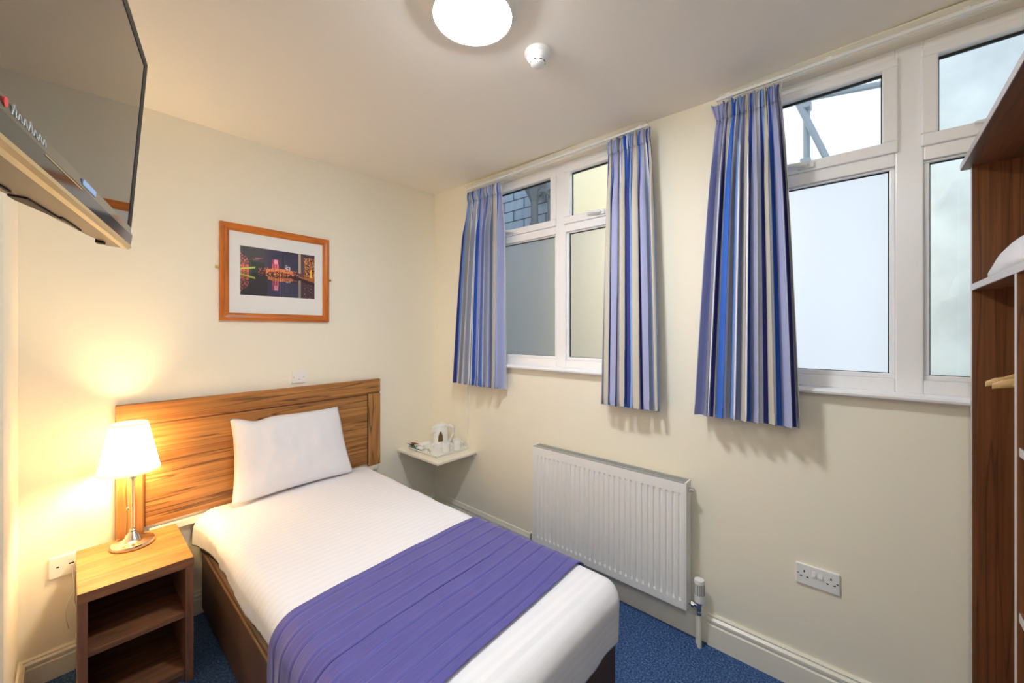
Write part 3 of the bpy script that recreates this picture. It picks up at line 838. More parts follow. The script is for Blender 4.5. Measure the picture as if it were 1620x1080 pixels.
# pillow
PW, PH, PT = .665, .475, .062
def pillow_pt(u, v, side):
    a, b = 2*u-1, 2*v-1
    ea = 1-abs(a)**2.6; eb = 1-abs(b)**2.6
    t_ = PT*(max(0, ea)**.55)*(max(0, eb)**.55)
    x = a*PW/2*(1-.045*(1-b*b)); z = b*PH/2*(1-.055*(1-a*a))
    nz = noise.noise(Vector((a*1.6, b*1.6, 1.0+side)))*.012*ea*eb
    cr = .006*noise.noise(Vector((a*6, b*3.5, 5+side)))*ea**.5*eb**.5
    y = -side*(t_+nz+cr)
    if b > .55: y += .02*(b-.55)/.45*(abs(a)**3)      # ears fall back
    if b > .7 and a < 0: z -= .022*math.exp(-((a+.62)/.2)**2)*(b-.7)/.3
    # narrower at the top
    x *= 1-.06*b
    q_ = (b+1)/2
    x -= .020*q_
    z -= .022*q_*max(0, (a+1)/2)
    return Vector((x, y, z+PH/2))
pt = thing('pillow', 'white pillow propped upright against the headboard', 'pillow', (.934, -.192, .572), RZ+.0)
bm = BM()
n = 40; uvl = None
F = [[bm.verts.new(pillow_pt(i/n, j/n, 1)) for i in range(n+1)] for j in range(n+1)]
Bk = [[(F[j][i] if i in (0, n) or j in (0, n) else bm.verts.new(pillow_pt(i/n, j/n, -1))) for i in range(n+1)] for j in range(n+1)]
for G in (F, Bk):
    for j in range(n):
        for i in range(n): bm.faces.new((G[j][i], G[j][i+1], G[j+1][i+1], G[j+1][i]))
obj('pillowcase', bm, M['cotton'], pt, smooth=True, rot=(-math.radians(10), 0, 0))

# ---------------------------------------------------------------- bedside table
t = thing('bedside_table', 'open walnut bedside table with two shelves, left of the bed', 'bedside table', (.186, -.345, 0))
hw, y0, y1 = .173, -.238, .212
bm = BM(); box(bm, -hw, hw, y0, y1, .500, .540); obj('table_top', bm, M['nswood'], t, bevel=.0015)
bm = BM(); box(bm, -hw, hw, y0-.001, y0+.0005, .5005, .5395); obj('front_edge', bm, M['nsshelf'], t)
for s in (-1, 1):
    bm = BM(); box(bm, s*hw, s*(hw-.028), y0+.002, y1, 0, .5); obj('side_panel', bm, M['nsfront'], t, bevel=.001)
bm = BM(); box(bm, -hw+.028, hw-.028, y1-.012, y1-.002, .04, .5); obj('back_panel', bm, M['nsshelf'], t)
for z in (.282, .035):
    bm = BM(); box(bm, -hw+.028, hw-.028, y0+.012, y1-.012, z, z+.024); obj('shelf', bm, M['nsshelf'], t, bevel=.001)
bm = BM(); box(bm, -hw+.028, hw-.028, y0+.03, y0+.05, 0, .035); obj('plinth', bm, M['nsfront'], t)

# ---------------------------------------------------------------- table lamp
t = thing('table_lamp', 'chrome table lamp with lit cream shade on the bedside table', 'lamp', (.190, -.250, .5405))
bm = BM(); lathe(bm, [(.075, 0), (.078, .003), (.079, .012), (.076, .018), (.068, .020), (.052, .022), (.040, .027), (.030, .037), (.024, .050), (.016, .058), (.012, .064), (.014, .070), (.009, .076), (.007, .08)], n=48); obj('base', bm, M['nickel'], t, smooth='auto')
bm = BM(); lathe(bm, [(.0062, .078), (.0062, .30), (.009, .305), (.009, .315)], n=20); obj('stem', bm, M['nickel'], t, smooth='auto')
bm = BM(); lathe(bm, [(.016, .315), (.016, .36), (.010, .365)], n=20); obj('bulb_holder', bm, M['nickel'], t, smooth='auto')
bm = BM(); lathe(bm, [(.010, .365), (.018, .38), (.036, .402), (.044, .428), (.038, .455), (.020, .470), (0, .474)], n=20); obj('bulb', bm, M['bulb'], t, smooth=True)
zb_, zt_ = .350, .570; rb_, rt_ = .110, .066
bm = BM(); lathe(bm, [(rb_, zb_), (rt_, zt_)], n=64, cap=False); t.scale = (.985, .985, .985)
sh = obj('lamp_shade', bm, M['shade'], t, smooth=True, loc=(-.011, .012, 0))
bm = BM(); lathe(bm, [(rb_+.001, zb_-.003), (rb_+.002, zb_+.008), (rb_-.001, zb_+.008), (rb_-.001, zb_-.003), (rb_+.001, zb_-.003)], n=64, cap=False); obj('shade_trim', bm, M['shade'], sh, smooth='auto')
bm = BM(); lathe(bm, [(rt_+.0005, zt_-.008), (rt_+.001, zt_+.003), (rt_-.002, zt_+.003), (rt_-.001, zt_-.008), (rt_+.0005, zt_-.008)], n=64, cap=False); obj('shade_trim', bm, M['shade'], sh, smooth='auto')
bm = BM()
for k in range(3):
    a = 2*PI*k/3+.4
    tube(bm, [(.012*math.cos(a), .012*math.sin(a), .36), (.05*math.cos(a), .05*math.sin(a), .46), (rt_*.97*math.cos(a), rt_*.97*math.sin(a), zt_-.004)], .0012, 6)
obj('shade_carrier', bm, M['nickel'], sh, smooth=True)
bm = BM()
px_, py_ = -.0175, -.012
for k in range(24): 
    z = .335-.006*k
    bmesh.ops.create_icosphere(bm, subdivisions=1, radius=.0021, matrix=Matrix.Translation((px_, py_, z)))
lathe(bm, [(0, .188), (.004, .186), (.0065, .178), (.004, .171), (0, .170)], c=(px_, py_, 0), n=12)
obj('pull_chain', bm, M['nickel'], t, smooth=True)

# ---------------------------------------------------------------- picture
px0, px1, pz0, pz1 = .556, 1.172, 1.594, 2.152
pw, ph = px1-px0, pz1-pz0
t = thing('framed_picture', 'night river photograph with white mount in an orange pine frame above the bed', 'picture', (px0, yb(px0)-.001, pz0), RZ)
fw = .043
bm = BM()
def mitre(bm, pts_o, pts_i):
    yo = [(-.002, 'o'), (-.022, 'o'), ]
    O0 = [bm.verts.new((x, -.001, z)) for x, z in pts_o]; O1 = [bm.verts.new((x, -.017, z)) for x, z in pts_o]
    mid = [((xo*.62+xi*.38), (zo*.62+zi*.38)) for (xo, zo), (xi, zi) in zip(pts_o, pts_i)]
    O2 = [bm.verts.new((x, -.024, z)) for x, z in mid]
    mid2 = [((xo*.28+xi*.72), (zo*.28+zi*.72)) for (xo, zo), (xi, zi) in zip(pts_o, pts_i)]
    O3 = [bm.verts.new((x, -.020, z)) for x, z in mid2]
    O4 = [bm.verts.new((x, -.012, z)) for x, z in pts_i]; O5 = [bm.verts.new((x, -.001, z)) for x, z in pts_i]
    return [O0, O1, O2, O3, O4, O5]
po = [(0, 0), (pw, 0), (pw, ph), (0, ph)]; pi_ = [(fw, fw), (pw-fw, fw), (pw-fw, ph-fw), (fw, ph-fw)]
for side in range(4):
    bm = BM(); A = mitre(bm, po, pi_)
    keep = []
    i, j = side, (side+1) % 4
    for k in range(5): bm.faces.new((A[k][i], A[k][j], A[k+1][j], A[k+1][i]))
    bm.faces.new([A[k][i] for k in range(6)]); bm.faces.new([A[k][j] for k in range(6)])
    bm.faces.new((A[5][i], A[5][j], A[0][j], A[0][i]))
    bmesh.ops.delete(bm, geom=[v for v in bm.verts if not v.link_faces], context='VERTS')
    obj('frame_side', bm, M['pine'] if side in (0, 2) else M['pinev'], t)
bm = BM(); box(bm, fw-.004, pw-fw+.004, -.010, -.002, fw-.004, ph-fw+.004); obj('mount', bm, M['mount'], t)
# the print: painted per face
prx0, prx1, prz0, prz1 = .098, .521, .150, .436
NX, NZ = 176, 118
def night(u, v):
    """u 0..1 left to right, v 0..1 bottom to top -> sRGB"""
    hz = .475
    ref = v < hz
    vv = v if not ref else hz+(hz-v)*.95
    nn = noise.noise(Vector((u*6, vv*6, .7)))
    sky = [92-30*u+12*nn, 84-22*u+8*nn, 104-14*u+8*nn]
    sky = [s_*(1-.25*(vv-hz)) for s_ in sky]
    if u < .3: sky = [s_*(.85+.3*u) for s_ in sky]; sky = [sky[0]+6, sky[1]+8, sky[2]-14*(.3-u)/.3]
    c = sky
    def n2(a, b, z): return noise.noise(Vector((u*a, vv*b, z)))
    # left buildings
    if u < .10 and vv < .86-u*1.2:
        c = [96, 70, 72]
        if n2(70, 60, 1) > .12: c = [240, 130+60*n2(90, 80, 3), 120]
        elif vv < .62 and n2(40, 50, 6) > -.1: c = [226, 120, 50]
    elif .13 < u < .30 and vv < .70: c = [60, 66, 62]
    # green light strip
    g = .505+.055*(u/.17) if u < .18 else 9
    if abs(vv-g-.02) < .018: c = [206, 214, 92]
    # skyline
    if .22 < u < .82 and vv < .60+.02*n2(30, 1, 4):
        c = [78, 50, 62]
        if n2(60, 80, 8) > .25: c = [236, 150, 110]
    if .15 < u < .27 and .74 < vv < .80 and n2(16, 18, 9) > .0: c = [158, 110, 112]
    # pink tower
    if .405 < u < .485 and .56 < vv < .80:
        c = [206, 60, 104]
        if .425 < u < .47 and vv > .70: c = [252, 176, 200]
        if int(u*150) % 3 == 0 and vv < .70: c = [244, 150, 150]
    if .385 < u < .405 and .56 < vv < .74: c = [140, 50, 66]
    # dark chimney line
    if .535 < u < .552 and vv > .60: c = [44, 40, 56]
    if .56 < u < .62 and .60 < vv < .70: c = [110, 92, 120] if n2(50, 40, 2) < .1 else [240, 236, 240]
    if .628 < u < .642 and .56 < vv < .68: c = [250, 226, 200]
    # arched bridge: lit rib and its mirror image
    d = (u-.50)/.185
    if abs(d) < 1:
        top = .545+.035*(1-d*d); inner = .475+.075*math.sqrt(max(0, 1-d*d*1.12)) if d*d*1.12 < 1 else .475
        if inner < vv < top+.03: c = [240, 150, 96] if n2(90, 20, 4) > -.2 else [196, 96, 60]
        elif vv <= inner: c = [92, 58, 56] if n2(50, 40, 5) < .1 else [232, 140, 90]
    # right warehouses
    if u > .84:
        c = [170, 92, 48]
        if int(u*110) % 7 in (0, 1): c = [84, 58, 60]
        if n2(80, 40, 6) > .28: c = [250, 214, 150]
        if n2(30, 26, 7) < -.34: c = [52, 36, 40]
        if .93 < u < .96 and vv < .66: c = [255, 200, 60]
        if vv > .93+.03*n2(20, 1, 1): c = [70, 60, 74]
    elif u > .80: c = [96, 74, 84]
    if .762 < u < .795 and vv > .56: c = [196, 180, 148]
    if u > .62:
        q = .545-.42*(u-.62)
        if ref and v > q-.02 and v < q+.10: c = [232, 132, 52] if n2(60, 60, 3) > -.3 else [140, 66, 40]
        if ref and q-.10 < v <= q-.02: c = [72, 46, 62]
        if ref and v <= q-.10 and u > .8 and n2(50, 30, 8) < .25: c = [96, 70, 84]
    if ref:
        st = noise.noise(Vector((u*60, v*3, 5)))
        c = [q*(.80+.12*st) for q in c]
        if u > .34 and u < .8 and vv > .62: c = [66+10*st, 64+10*st, 88+10*st] if not (.405 < u < .485 and vv < .80) else c
        if .10 < u < .34 and vv > .52 and not abs(vv-g-.02) < .018: c = [58, 52, 58]
        if .50 < u < .515 or .54 < u < .548: c = [q*1.35 for q in c]
        if .762 < u < .795 and v < .40: c = [150, 138, 120]
    return c
bm = BM()
cl = bm.loops.layers.float_color.new('paint')
vsx = [[bm.verts.new((prx0+(prx1-prx0)*i/NX, -.0106, prz0+(prz1-prz0)*j/NZ)) for i in range(NX+1)] for j in range(NZ+1)]
for j in range(NZ):
    for i in range(NX):
        f = bm.faces.new((vsx[j][i], vsx[j][i+1], vsx[j+1][i+1], vsx[j+1][i]))
        c = lin([min(255, max(0, q)) for q in night((i+.5)/NX, (j+.5)/NZ)])
        for l in f.loops: l[cl] = c
m, nt, b, out = newmat('night_photograph_print')
at = nt.nodes.new('ShaderNodeAttribute'); at.attribute_name = 'paint'; nt.links.new(at.outputs['Color'], b.inputs['Base Color']); b.inputs['Roughness'].default_value = .3
obj('print', bm, m, t)
for x, z in ((-.012, .30), (pw+.011, .285)):
    bm = BM(); box(bm, x-.009, x+.009, -.006, -.003, z-.007, z+.007)
    lathe(bm, [(.004, -.010), (.004, -.005)], c=(x, 0, z), n=10, axis='y'); obj('mirror_plate', bm, M['brass'], t)

# ---------------------------------------------------------------- television on the left wall
w_ = Vector((.218, .976, 0)).normalized(); n_ = Vector((w_.y, -w_.x, 0))
ti = math.radians(4.16)
up_ = Vector((0, 0, 1))*math.cos(ti)+n_*math.sin(ti)
fwd = w_.cross(up_)           # points out of the screen
fwd = -fwd if fwd.dot(n_) < 0 else fwd
P0 = Vector((.1076, -1.223, 1.764))   # far bottom front corner
MT = Matrix((( w_.x, -fwd.x, up_.x, P0.x), (w_.y, -fwd.y, up_.y, P0.y), (w_.z, -fwd.z, up_.z, P0.z), (0, 0, 0, 1)))
t = thing('television', 'black flat television on a swivel bracket high on the left wall', 'television')
t.matrix_world = MT
TW, THH = 1.000, .541     # x from -TW to 0, z 0..THH, -y towards the room
bm = BM(); box(bm, -TW, 0, .006, .045, 0.012, THH); obj('cabinet', bm, M['tvbody'], t, bevel=.004)
bm = BM()
box(bm, -TW, -TW+.024, -.002, .006, .062, THH); box(bm, -.036, 0, -.002, .006, .062, THH); box(bm, -TW+.024, -.036, -.002, .006, THH-.024, THH)
obj('bezel', bm, M['dark'], t, bevel=.001)
bm = BM(); box(bm, -TW+.024, -.036, -.0005, .005, .062, THH-.024); obj('screen', bm, M['tvscreen'], t)
bm = BM(); prism(bm, [(.010, .062), (-.002, .062), (-.006, .038), (-.004, .012), (.010, .006)], 'x', -TW, 0); low = obj('lower_bezel', bm, M['tvbez'], t, bevel=.0008)
bm = BM(); prism(bm, [(.012, .009), (-.0045, .012), (-.006, .004), (.0, -.001), (.012, -.001)], 'x', -TW, .0); obj('lower_trim', bm, M['tvstrip'], t)
bm = BM(); box(bm, -.655, -.47, -.0066, -.0048, .0330, .0350); obj('light_bar', bm, M['tvstrip'], low)
bm = BM(); box(bm, -.468, -.38, -.0056, -.003, .045, .056); obj('sticker', bm, M['decalblue'], low)
bm = BM(); box(bm, -.020, -.003, -.0052, -.003, .044, .056); obj('sticker', bm, M['decal'], low)
# faint pale maker's lettering at the left, illegible in the photograph
bm = BM()
xx = -.765
for k in range(7):
    h_ = (.014, .009, .010, .014, .009, .010, .009)[k]
    pts = [(xx, -.0044, .045), (xx+.003, -.0046, .045+h_), (xx+.008, -.0046, .045+h_*.6), (xx+.011, -.0044, .046)]
    tube(bm, pts, .0013, 6); xx += .017
obj('lettering', bm, M['decal'], low)
bm = BM(); lathe(bm, [(.006, -.0065), (.006, -.004)], c=(-.785, .001, .052), n=16, axis='y'); obj('red_emblem', bm, M['decalred'], low)
# deep rear housing and underside
bm = BM(); prism(bm, [(-.045, .04), (-.13, .058), (-.24, .066), (-.27, .070), (-.42, .082), (-.60, .112), (-TW+.3, .112), (-TW+.1, .06), (-TW+.05, .04)], 'z', .002, .44); rear = obj('rear_housing', bm, M['tvback'], t, bevel=.004)
bm = BM(); prism(bm, [(.0, -.0005), (.0, .012), (.045, .012), (.045, .001)], 'x', -TW+.004, -.004); obj('underside', bm, M['tvback'], t)
for a, b2, y_ in ((-.67, -.50, .070), (-.33, -.20, .050)):
    bm = BM(); box(bm, a, b2, y_, y_+.004, -.0015, .006); obj('speaker_slot', bm, M['dark'], t)
bm = BM(); prism(bm, [(-.47, .06), (-.30, .055), (-.44, .0835), (-.47, .0835)], 'z', -.0015, .04); obj('connector_recess', bm, M['dark'], rear)
bm = BM(); box(bm, -.085, -.060, .035, .05, -.006, .004); obj('foot_plug', bm, M['dark'], t)
# bracket reaching the wall
br_ = thing('tv_bracket', 'black metal wall bracket arm holding the television', 'tv bracket', (XL2, -1.62, 1.95))
bm = BM(); box(bm, 0, .012, -.09, .09, -.11, .15); obj('wall_mount', bm, M['dark'], br_, bevel=.002)
bm = BM(); box(bm, .012, .07, -.02, .02, -.02, .04); obj('arm', bm, M['dark'], br_, bevel=.003)

# ---------------------------------------------------------------- ceiling fittings
LX, LY = .932, -1.768
zl_ = zc(LX, LY)
t = thing('ceiling_lamp', 'lit round white dome lamp on the ceiling', 'ceiling lamp', (LX, LY, zl_))
bm = BM(); lathe(bm, [(.132, .002), (.1375, -.006), (.1385, -.030), (.1365, -.040), (.133, -.040), (.133, -.02), (0, -.02)], n=64); obj('shield_rim', bm, M['white'], t, smooth='auto')  # opaque collar added to keep side glow off the ceiling
bm = BM(); lathe(bm, [(.1325, -.0385), (.128, -.043), (.110, -.052), (.075, -.060), (.04, -.064), (0, -.065)], n=64); obj('diffuser', bm, M['lamp'], t, smooth=True)
t = thing('ceiling_lamp', 'added unseen fill dome on the ceiling of the entrance alcove behind the camera', 'ceiling lamp', (-.55, -3.0, zc(-.55, -3.0)))  # unseen lamp added as fill to raise the room's brightness
bm = BM(); lathe(bm, [(.138, .002), (.139, -.012), (.13, -.018), (.0, -.018)], n=48); obj('fill_lamp_base', bm, M['white'], t, smooth='auto')
bm = BM(); lathe(bm, [(.13, -.016), (.142, -.022), (.1455, -.034), (.14, -.055), (.12, -.075), (.085, -.090), (.04, -.098), (0, -.10)], n=48); obj('diffuser', bm, M['alcove_fill'], t, smooth=True)
SX, SY = 1.262, -1.795
t = thing('smoke_detector', 'white round smoke detector on the ceiling right of the lamp', 'smoke detector', (SX, SY, zc(SX, SY)))
bm = BM(); lathe(bm, [(.052, .002), (.053, -.010), (.049, -.017), (.043, -.019)], n=40); obj('base', bm, M['white'], t, smooth='auto')
bm = BM(); lathe(bm, [(.044, -.016), (.044, -.026), (.037, -.034), (.030, -.038), (.028, -.052), (.022, -.056), (0, -.056)], n=40); hd2 = obj('sensor_head', bm, M['white'], t, smooth='auto')
bm = BM()
for k in range(8):
    a = 2*PI*k/8+.25
    for s_ in (0,):
        pts = []
        for q in range(5):
            aa = a+(q-2)*.10
            pts.append((.0295*math.cos(aa), .0295*math.sin(aa), -.044))
        tube(bm, pts, .0018, 6)
obj('vent_slot', bm, M['dark'], hd2)

# ---------------------------------------------------------------- corner shelf and tea tray
CX0, CY0 = 1.722, -.535
t = thing('corner_shelf', 'small white painted shelf in the corner between the headboard and the window wall', 'shelf', (1.91, -.27, .575))
bm = BM(); prism(bm, [(CX0-1.91, CY0+.27), (XR-1.91, CY0+.27), (XR-1.91, yb(XR)+.27), (CX0-1.91, yb(CX0)+.27)], 'z', .006, .024); obj('board', bm, M['trim'], t, bevel=.003)
bm = BM(); box(bm, XR-1.91-.02, XR-1.91, CY0+.29, .25, -.022, .006)
box(bm, CX0-1.91+.01, XR-1.91-.02, yb(XR)+.27-.04, yb(XR)+.27-.02, -.022, .006); obj('support_batten', bm, M['trim'], t)
SZ = .599
# tray: shallow rectangular
tcx, tcy, tw, td = 1.93, -.268, .31, .375
t = thing('tray', 'white rectangular tea tray on the corner shelf', 'tray', (tcx, tcy, SZ), .0)
bm = BM()
def rr_(w, d, z): return [(-w/2, -d/2, z), (w/2, -d/2, z), (w/2, d/2, z), (-w/2, d/2, z)]
L1 = [rr_(tw-.03, td-.03, 0), rr_(tw, td, .022), rr_(tw-.006, td-.006, .022), rr_(tw-.04, td-.04, .004)]
V = [[bm.verts.new(p) for p in ring] for ring in L1]
for A, B in zip(V, V[1:]):
    for i in range(4): bm.faces.new((A[i], A[(i+1) % 4], B[(i+1) % 4], B[i]))
bm.faces.new(V[0]); bm.faces.new(V[3])
obj('tray_body', bm, M['china'], t, bevel=.003)
TZ = SZ+.0045
# kettle
t = thing('kettle', 'white plastic electric kettle at the back of the tea tray', 'kettle', (1.995, -.218, TZ), .0)
t.scale = (1.12, 1.12, 1.12)
bm = BM(); lathe(bm, [(.058, 0), (.060, .004), (.060, .016), (.054, .018)], n=32); obj('base', bm, M['white'], t, smooth='auto')
bm = BM(); lathe(bm, [(.054, .019), (.056, .03), (.052, .09), (.046, .135), (.044, .145), (.046, .150)], n=40); kb = obj('body', bm, M['white'], t, smooth='auto')
bm = BM(); lathe(bm, [(.045, .148), (.040, .158), (.02, .164), (.010, .165), (.010, .175), (0, .177)], n=32); obj('lid', bm, M['white'], t, smooth='auto')
bm = BM(); prism(bm, [(-.075, .125), (-.045, .095), (-.040, .150), (-.070, .147)], 'y', -.012, .012); obj('spout', bm, M['white'], t, bevel=.004)
dirc = Vector((.62, -.78, 0))
bm = BM(); tube(bm, [dirc*.040+Vector((0, 0, .146)), dirc*.075+Vector((0, 0, .150)), dirc*.092+Vector((0, 0, .135)), dirc*.090+Vector((0, 0, .09)), dirc*.074+Vector((0, 0, .05)), dirc*.052+Vector((0, 0, .035))], [.009, .010, .010, .009, .008, .007], 12); obj('handle', bm, M['white'], t, smooth=True)
bm = BM()
d2 = Vector((-.60, -.80, 0)); s2 = Vector((.80, -.60, 0))
for (h0, wa, r0), (h1, wb, r1) in (((.045, .018, .0562), (.085, .016, .0540)), ((.085, .016, .0540), (.115, .004, .0502))):
    v = [bm.verts.new(d2*r0+s2*-wa+Vector((0, 0, h0))), bm.verts.new(d2*r0+s2*wa+Vector((0, 0, h0))), bm.verts.new(d2*r1+s2*wb+Vector((0, 0, h1))), bm.verts.new(d2*r1+s2*-wb+Vector((0, 0, h1)))]
    bm.faces.new(v)
bmesh.ops.solidify(bm, geom=bm.faces[:], thickness=.002)
obj('window_and_shadow', bm, M['tan'], kb)  # tan window, widened to stand in for brown shadow patches too
# cups
def cup(loc, label, rz):
    t = thing('mug', label, 'mug', loc, rz, 'white mugs on the tea tray')
    bm = BM(); lathe(bm, [(.024, 0), (.027, .003), (.031, .04), (.033, .078), (.031, .078), (.029, .04), (.024, .006), (0, .005)], n=32); obj('bowl', bm, M['china'], t, smooth='auto')
    bm = BM(); tube(bm, [(.031, 0, .062), (.046, 0, .066), (.053, 0, .052), (.050, 0, .032), (.030, 0, .022)], .0042, 10); obj('handle', bm, M['china'], t, smooth=True)
cup((1.925, -.375, TZ), 'white mug standing upright in front of the kettle', -.9)
cup((2.022, -.385, TZ), 'white mug right of the kettle, on the window side of the tray', -.9)
# spoons
for k, (x, y, rz, lab) in enumerate(((1.832, -.30, .95, 'metal teaspoon lying nearest the tray edge beside the sachets'), (1.838, -.262, .86, 'metal teaspoon lying behind the other spoon, towards the kettle'))):
    t = thing('teaspoon', lab, 'teaspoon', (x, y, TZ+.001), rz, 'teaspoons on the tea tray')
    bm = BM(); box(bm, -.04, .03, -.0022, .0022, .0, .002); obj('stem', bm, M['chrome'], t)
    bm = BM(); bmesh.ops.create_uvsphere(bm, u_segments=14, v_segments=8, radius=1, matrix=Matrix.Translation((.042, 0, .003)) @ Matrix.Diagonal((.015, .009, .003, 1))); obj('bowl', bm, M['chrome'], t, smooth=True)
# sachets in a heap at the left end
sach = [(1.800, -.155, .012, 'green', 'green tea sachet with pale label leaning at the front of the sachet pile', (.9, .1, .5)),
        (1.815, -.120, .030, 'red', 'red sachet on top of the sachet pile on the tray', (.3, .2, 1.2)),
        (1.790, -.110, .022, 'purple', 'purple sachet at the back left of the sachet pile on the tray', (.4, -.2, 2.0)),
        (1.825, -.175, .004, 'paperw', 'white sachet lying flat right of the green one', (.1, .0, .3)),
        (1.845, -.135, .005, 'paperw', 'white sachet lying flat at the back of the tray beside the kettle', (.05, .1, 1.0))]
for x, y, z, mm_, lab, rot in sach:
    t = thing('sachet', lab, 'sachet', (x, y, TZ+z+.004)); t.rotation_euler = rot; t['group'] = 'tea and coffee sachets on the tray'
    bm = BM()
    def sp(u, v, s):
        a, b = 2*u-1, 2*v-1
        return ((a*.030), (b*.040), s*.006*(1-a*a)*(1-b*b)+.006)
    F = [[bm.verts.new(sp(i/8, j/8, 1)) for i in range(9)] for j in range(9)]
    B2 = [[(F[j][i] if i in (0, 8) or j in (0, 8) else bm.verts.new(sp(i/8, j/8, -1))) for i in range(9)] for j in range(9)]
    for G in (F, B2):
        for j in range(8):
            for i in range(8): bm.faces.new((G[j][i], G[j][i+1], G[j+1][i+1], G[j+1][i]))
    pk = obj('packet', bm, M[mm_], t, smooth=True)
    if mm_ == 'green':
        bm = BM(); box(bm, -.017, .017, -.021, .021, .0110, .0124); obj('front_label', bm, M['greenpale'], t)
        bm = BM(); box(bm, -.009, .001, -.006, .009, .0120, .0130); box(bm, .004, .010, -.012, -.003, .0120, .0130); obj('printed_mark', bm, M['green'], t)

# ---------------------------------------------------------------- wardrobe
WX0, WX1, WY, WD = .62, 2.058, -3.052, .52
t = thing('wardrobe', 'open walnut wardrobe unit with shelves and hanging rail at the right edge', 'wardrobe', ((WX0+WX1)/2, WY-WD/2, 0))
ox, oy = (WX0+WX1)/2, WY-WD/2
def wb(nm, x0, x1, y0, y1, z0, z1, m, front=None, **k):
    bm = BM(); box(bm, x0-ox, x1-ox, y0-oy, y1-oy, z0, z1); o = obj(nm, bm, m, t, **k)
    return o
ZW = 2.088
def edge(x0, x1, z0, z1):
    bm = BM(); box(bm, x0-ox, x1-ox, WY-oy, WY-oy+.0012, z0, z1); return obj('edge_band', bm, M['edge'], t)
wb('side_panel', WX1-.022, WX1, WY-WD, WY, 0, ZW, M['wdwood'])
wb('side_panel', WX0, WX0+.022, WY-WD, WY, 0, ZW, M['wdwood'])
wb('back_panel', WX0+.022, WX1-.022, WY-WD, WY-WD+.012, .06, ZW, M['wdwood'])
DXX = 1.512
wb('divider', DXX-.018, DXX, WY-WD+.012, WY, .08, 1.668, M['wdwood'])
wb('top_board', WX0-.012, WX1+.012, WY-WD, WY+.022, ZW, ZW+.022, M['wdwoodx'])
wb('upper_shelf', WX0+.022, WX1-.022, WY-WD+.012, WY, 1.668, 1.69, M['wdwoodx'])
wb('bottom_board', WX0+.022, WX1-.022, WY-WD+.012, WY, .06, .08, M['wdwoodx'])
wb('plinth', WX0+.022, WX1-.022, WY-.04, WY-.025, 0, .06, M['wdwood'])
for z in (1.235, .845, .46): wb('shelf', WX0+.022, DXX-.018, WY-WD+.012, WY-.004, z, z+.022, M['wdwoodx'])
edge(WX1-.022, WX1, 0, ZW); edge(WX0+.022, WX1-.022, 1.669, 1.689)
edge(DXX-.017, DXX-.001, .08, 1.668)
bm = BM(); box(bm, WX0-.012-ox, WX1+.012-ox, WY+.022-oy, WY+.0235-oy, ZW+.001, ZW+.021); obj('edge_band', bm, M['edge'], t)
for z in (1.235, .845, .46):
    bm = BM(); box(bm, WX0+.022-ox, DXX-.018-ox, WY-.004-oy, WY-.0025-oy, z+.001, z+.021); obj('edge_band', bm, M['edge'], t)
bm = BM(); tube(bm, [(DXX-ox, WY-.235-oy, 1.50), (WX1-.022-ox, WY-.235-oy, 1.50)], .0125, 16); obj('hanging_rail', bm, M['chrome'], t, smooth='auto')
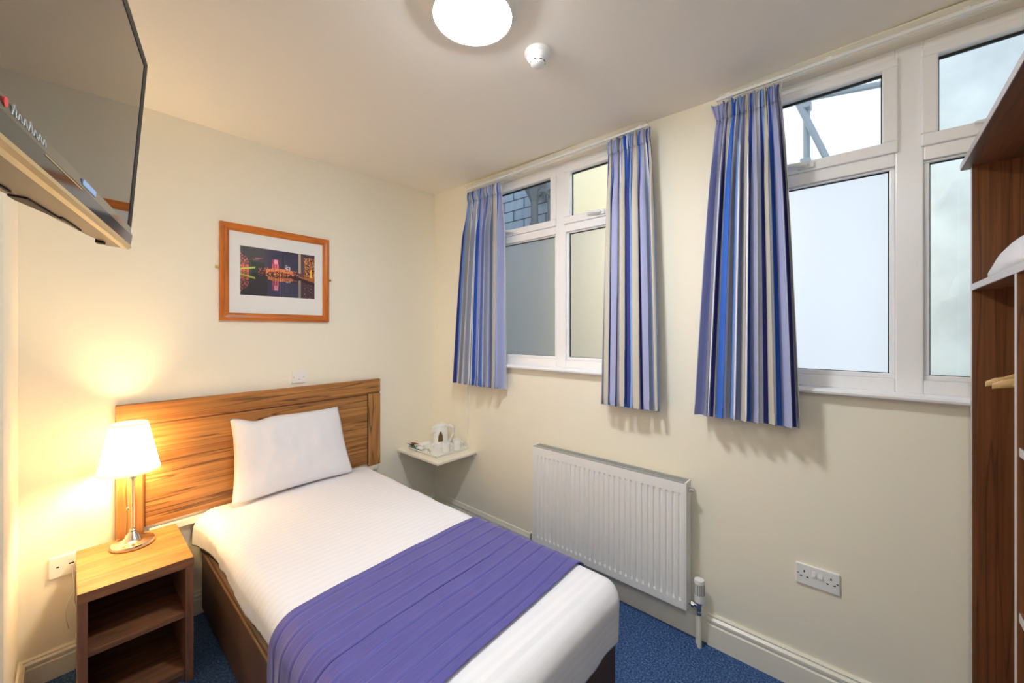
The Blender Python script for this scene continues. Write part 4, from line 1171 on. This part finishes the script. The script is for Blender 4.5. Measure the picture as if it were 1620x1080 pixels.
# hangers
def hanger(loc, rz, label):
    t = thing('coat_hanger', label, 'coat hanger', loc, rz, 'wooden coat hangers on the wardrobe rail')
    bm = BM(); N_ = 24
    rings = []
    for i in range(N_+1):
        q = -1+2*i/N_; y = q*.222
        z = -.058-.075*abs(q)**1.45+.004*math.exp(-((abs(q)-.8)/.06)**2)*-1.5
        xo = .020*abs(q)**2
        hh = .015*(1-.25*abs(q))+.006*(1-abs(q)); ww = .0065
        if abs(q) > .97: hh *= .7; ww *= .7
        rings.append([bm.verts.new((xo+a*ww, y, z+b*hh)) for a, b in ((-1, -.7), (-.6, -1), (.6, -1), (1, -.7), (1, .7), (.6, 1), (-.6, 1), (-1, .7))])
    for A, B in zip(rings, rings[1:]):
        for k in range(8): bm.faces.new((A[k], A[(k+1) % 8], B[(k+1) % 8], B[k]))
    bm.faces.new(rings[0]); bm.faces.new(rings[-1])
    obj('shoulder', bm, M['hanger'], t, smooth='auto')
    bm = BM(); tube(bm, [(.012, -.185, -.125), (.012, .185, -.125)], .0055, 10); obj('trouser_bar', bm, M['hanger'], t, smooth=True)
    bm = BM()
    pts = [(0, 0, -.045), (0, 0, -.03)]
    for k in range(14):
        a = -PI/2+(k/13)*PI*1.35
        pts.append((0, .0165*math.cos(a)*1.0, 0.0-.0005+.0165*math.sin(a)+0.0))
    tube(bm, pts, .0016, 8); obj('hook', bm, M['chrome'], t, smooth=True)
    return t
hanger((1.905, WY-.235, 1.4975), .03, 'wooden coat hanger on the rail closest to the wardrobe side by the window')
hanger((1.830, WY-.238, 1.4975), -.02, 'second wooden coat hanger from the window side on the wardrobe rail')
# folded spare blanket on the upper shelf
bm = BM()
BW, BD, BH = .46, .32, .10
def blk(u, v):
    a = 2*PI*u; e = 2/4.5
    cx_ = math.copysign(abs(math.cos(a))**e, math.cos(a)); sz_ = math.copysign(abs(math.sin(a))**e, math.sin(a))
    q = 2*v-1; k = (1-abs(q)**5)**.25 if abs(q) < 1 else 0
    y = q*BD/2
    x = cx_*BW/2*(.9+.1*k); z = (1+sz_)/2*BH*(.45+.55*k)
    x += .008*noise.noise(Vector((x*9, y*9, z*20))); z += (.012*noise.noise(Vector((x*7, y*7, 2.0))) if sz_ > 0 else 0)
    # shoulder that slopes down towards the window side
    if sz_ > 0: z *= 1-.35*max(0, x/(BW/2))**2
    return (x, y, max(0.0005, z))
grid(bm, 64, 24, blk)
bmesh.ops.remove_doubles(bm, verts=bm.verts, dist=.0004); bmesh.ops.holes_fill(bm, edges=[e for e in bm.edges if e.is_boundary])
o = obj('folded_blanket', bm, M['cotton'], None, smooth=True); o.location = (1.765, WY-.185, 1.6905)
tag(o, 'folded white blanket on the top shelf of the wardrobe', 'blanket')
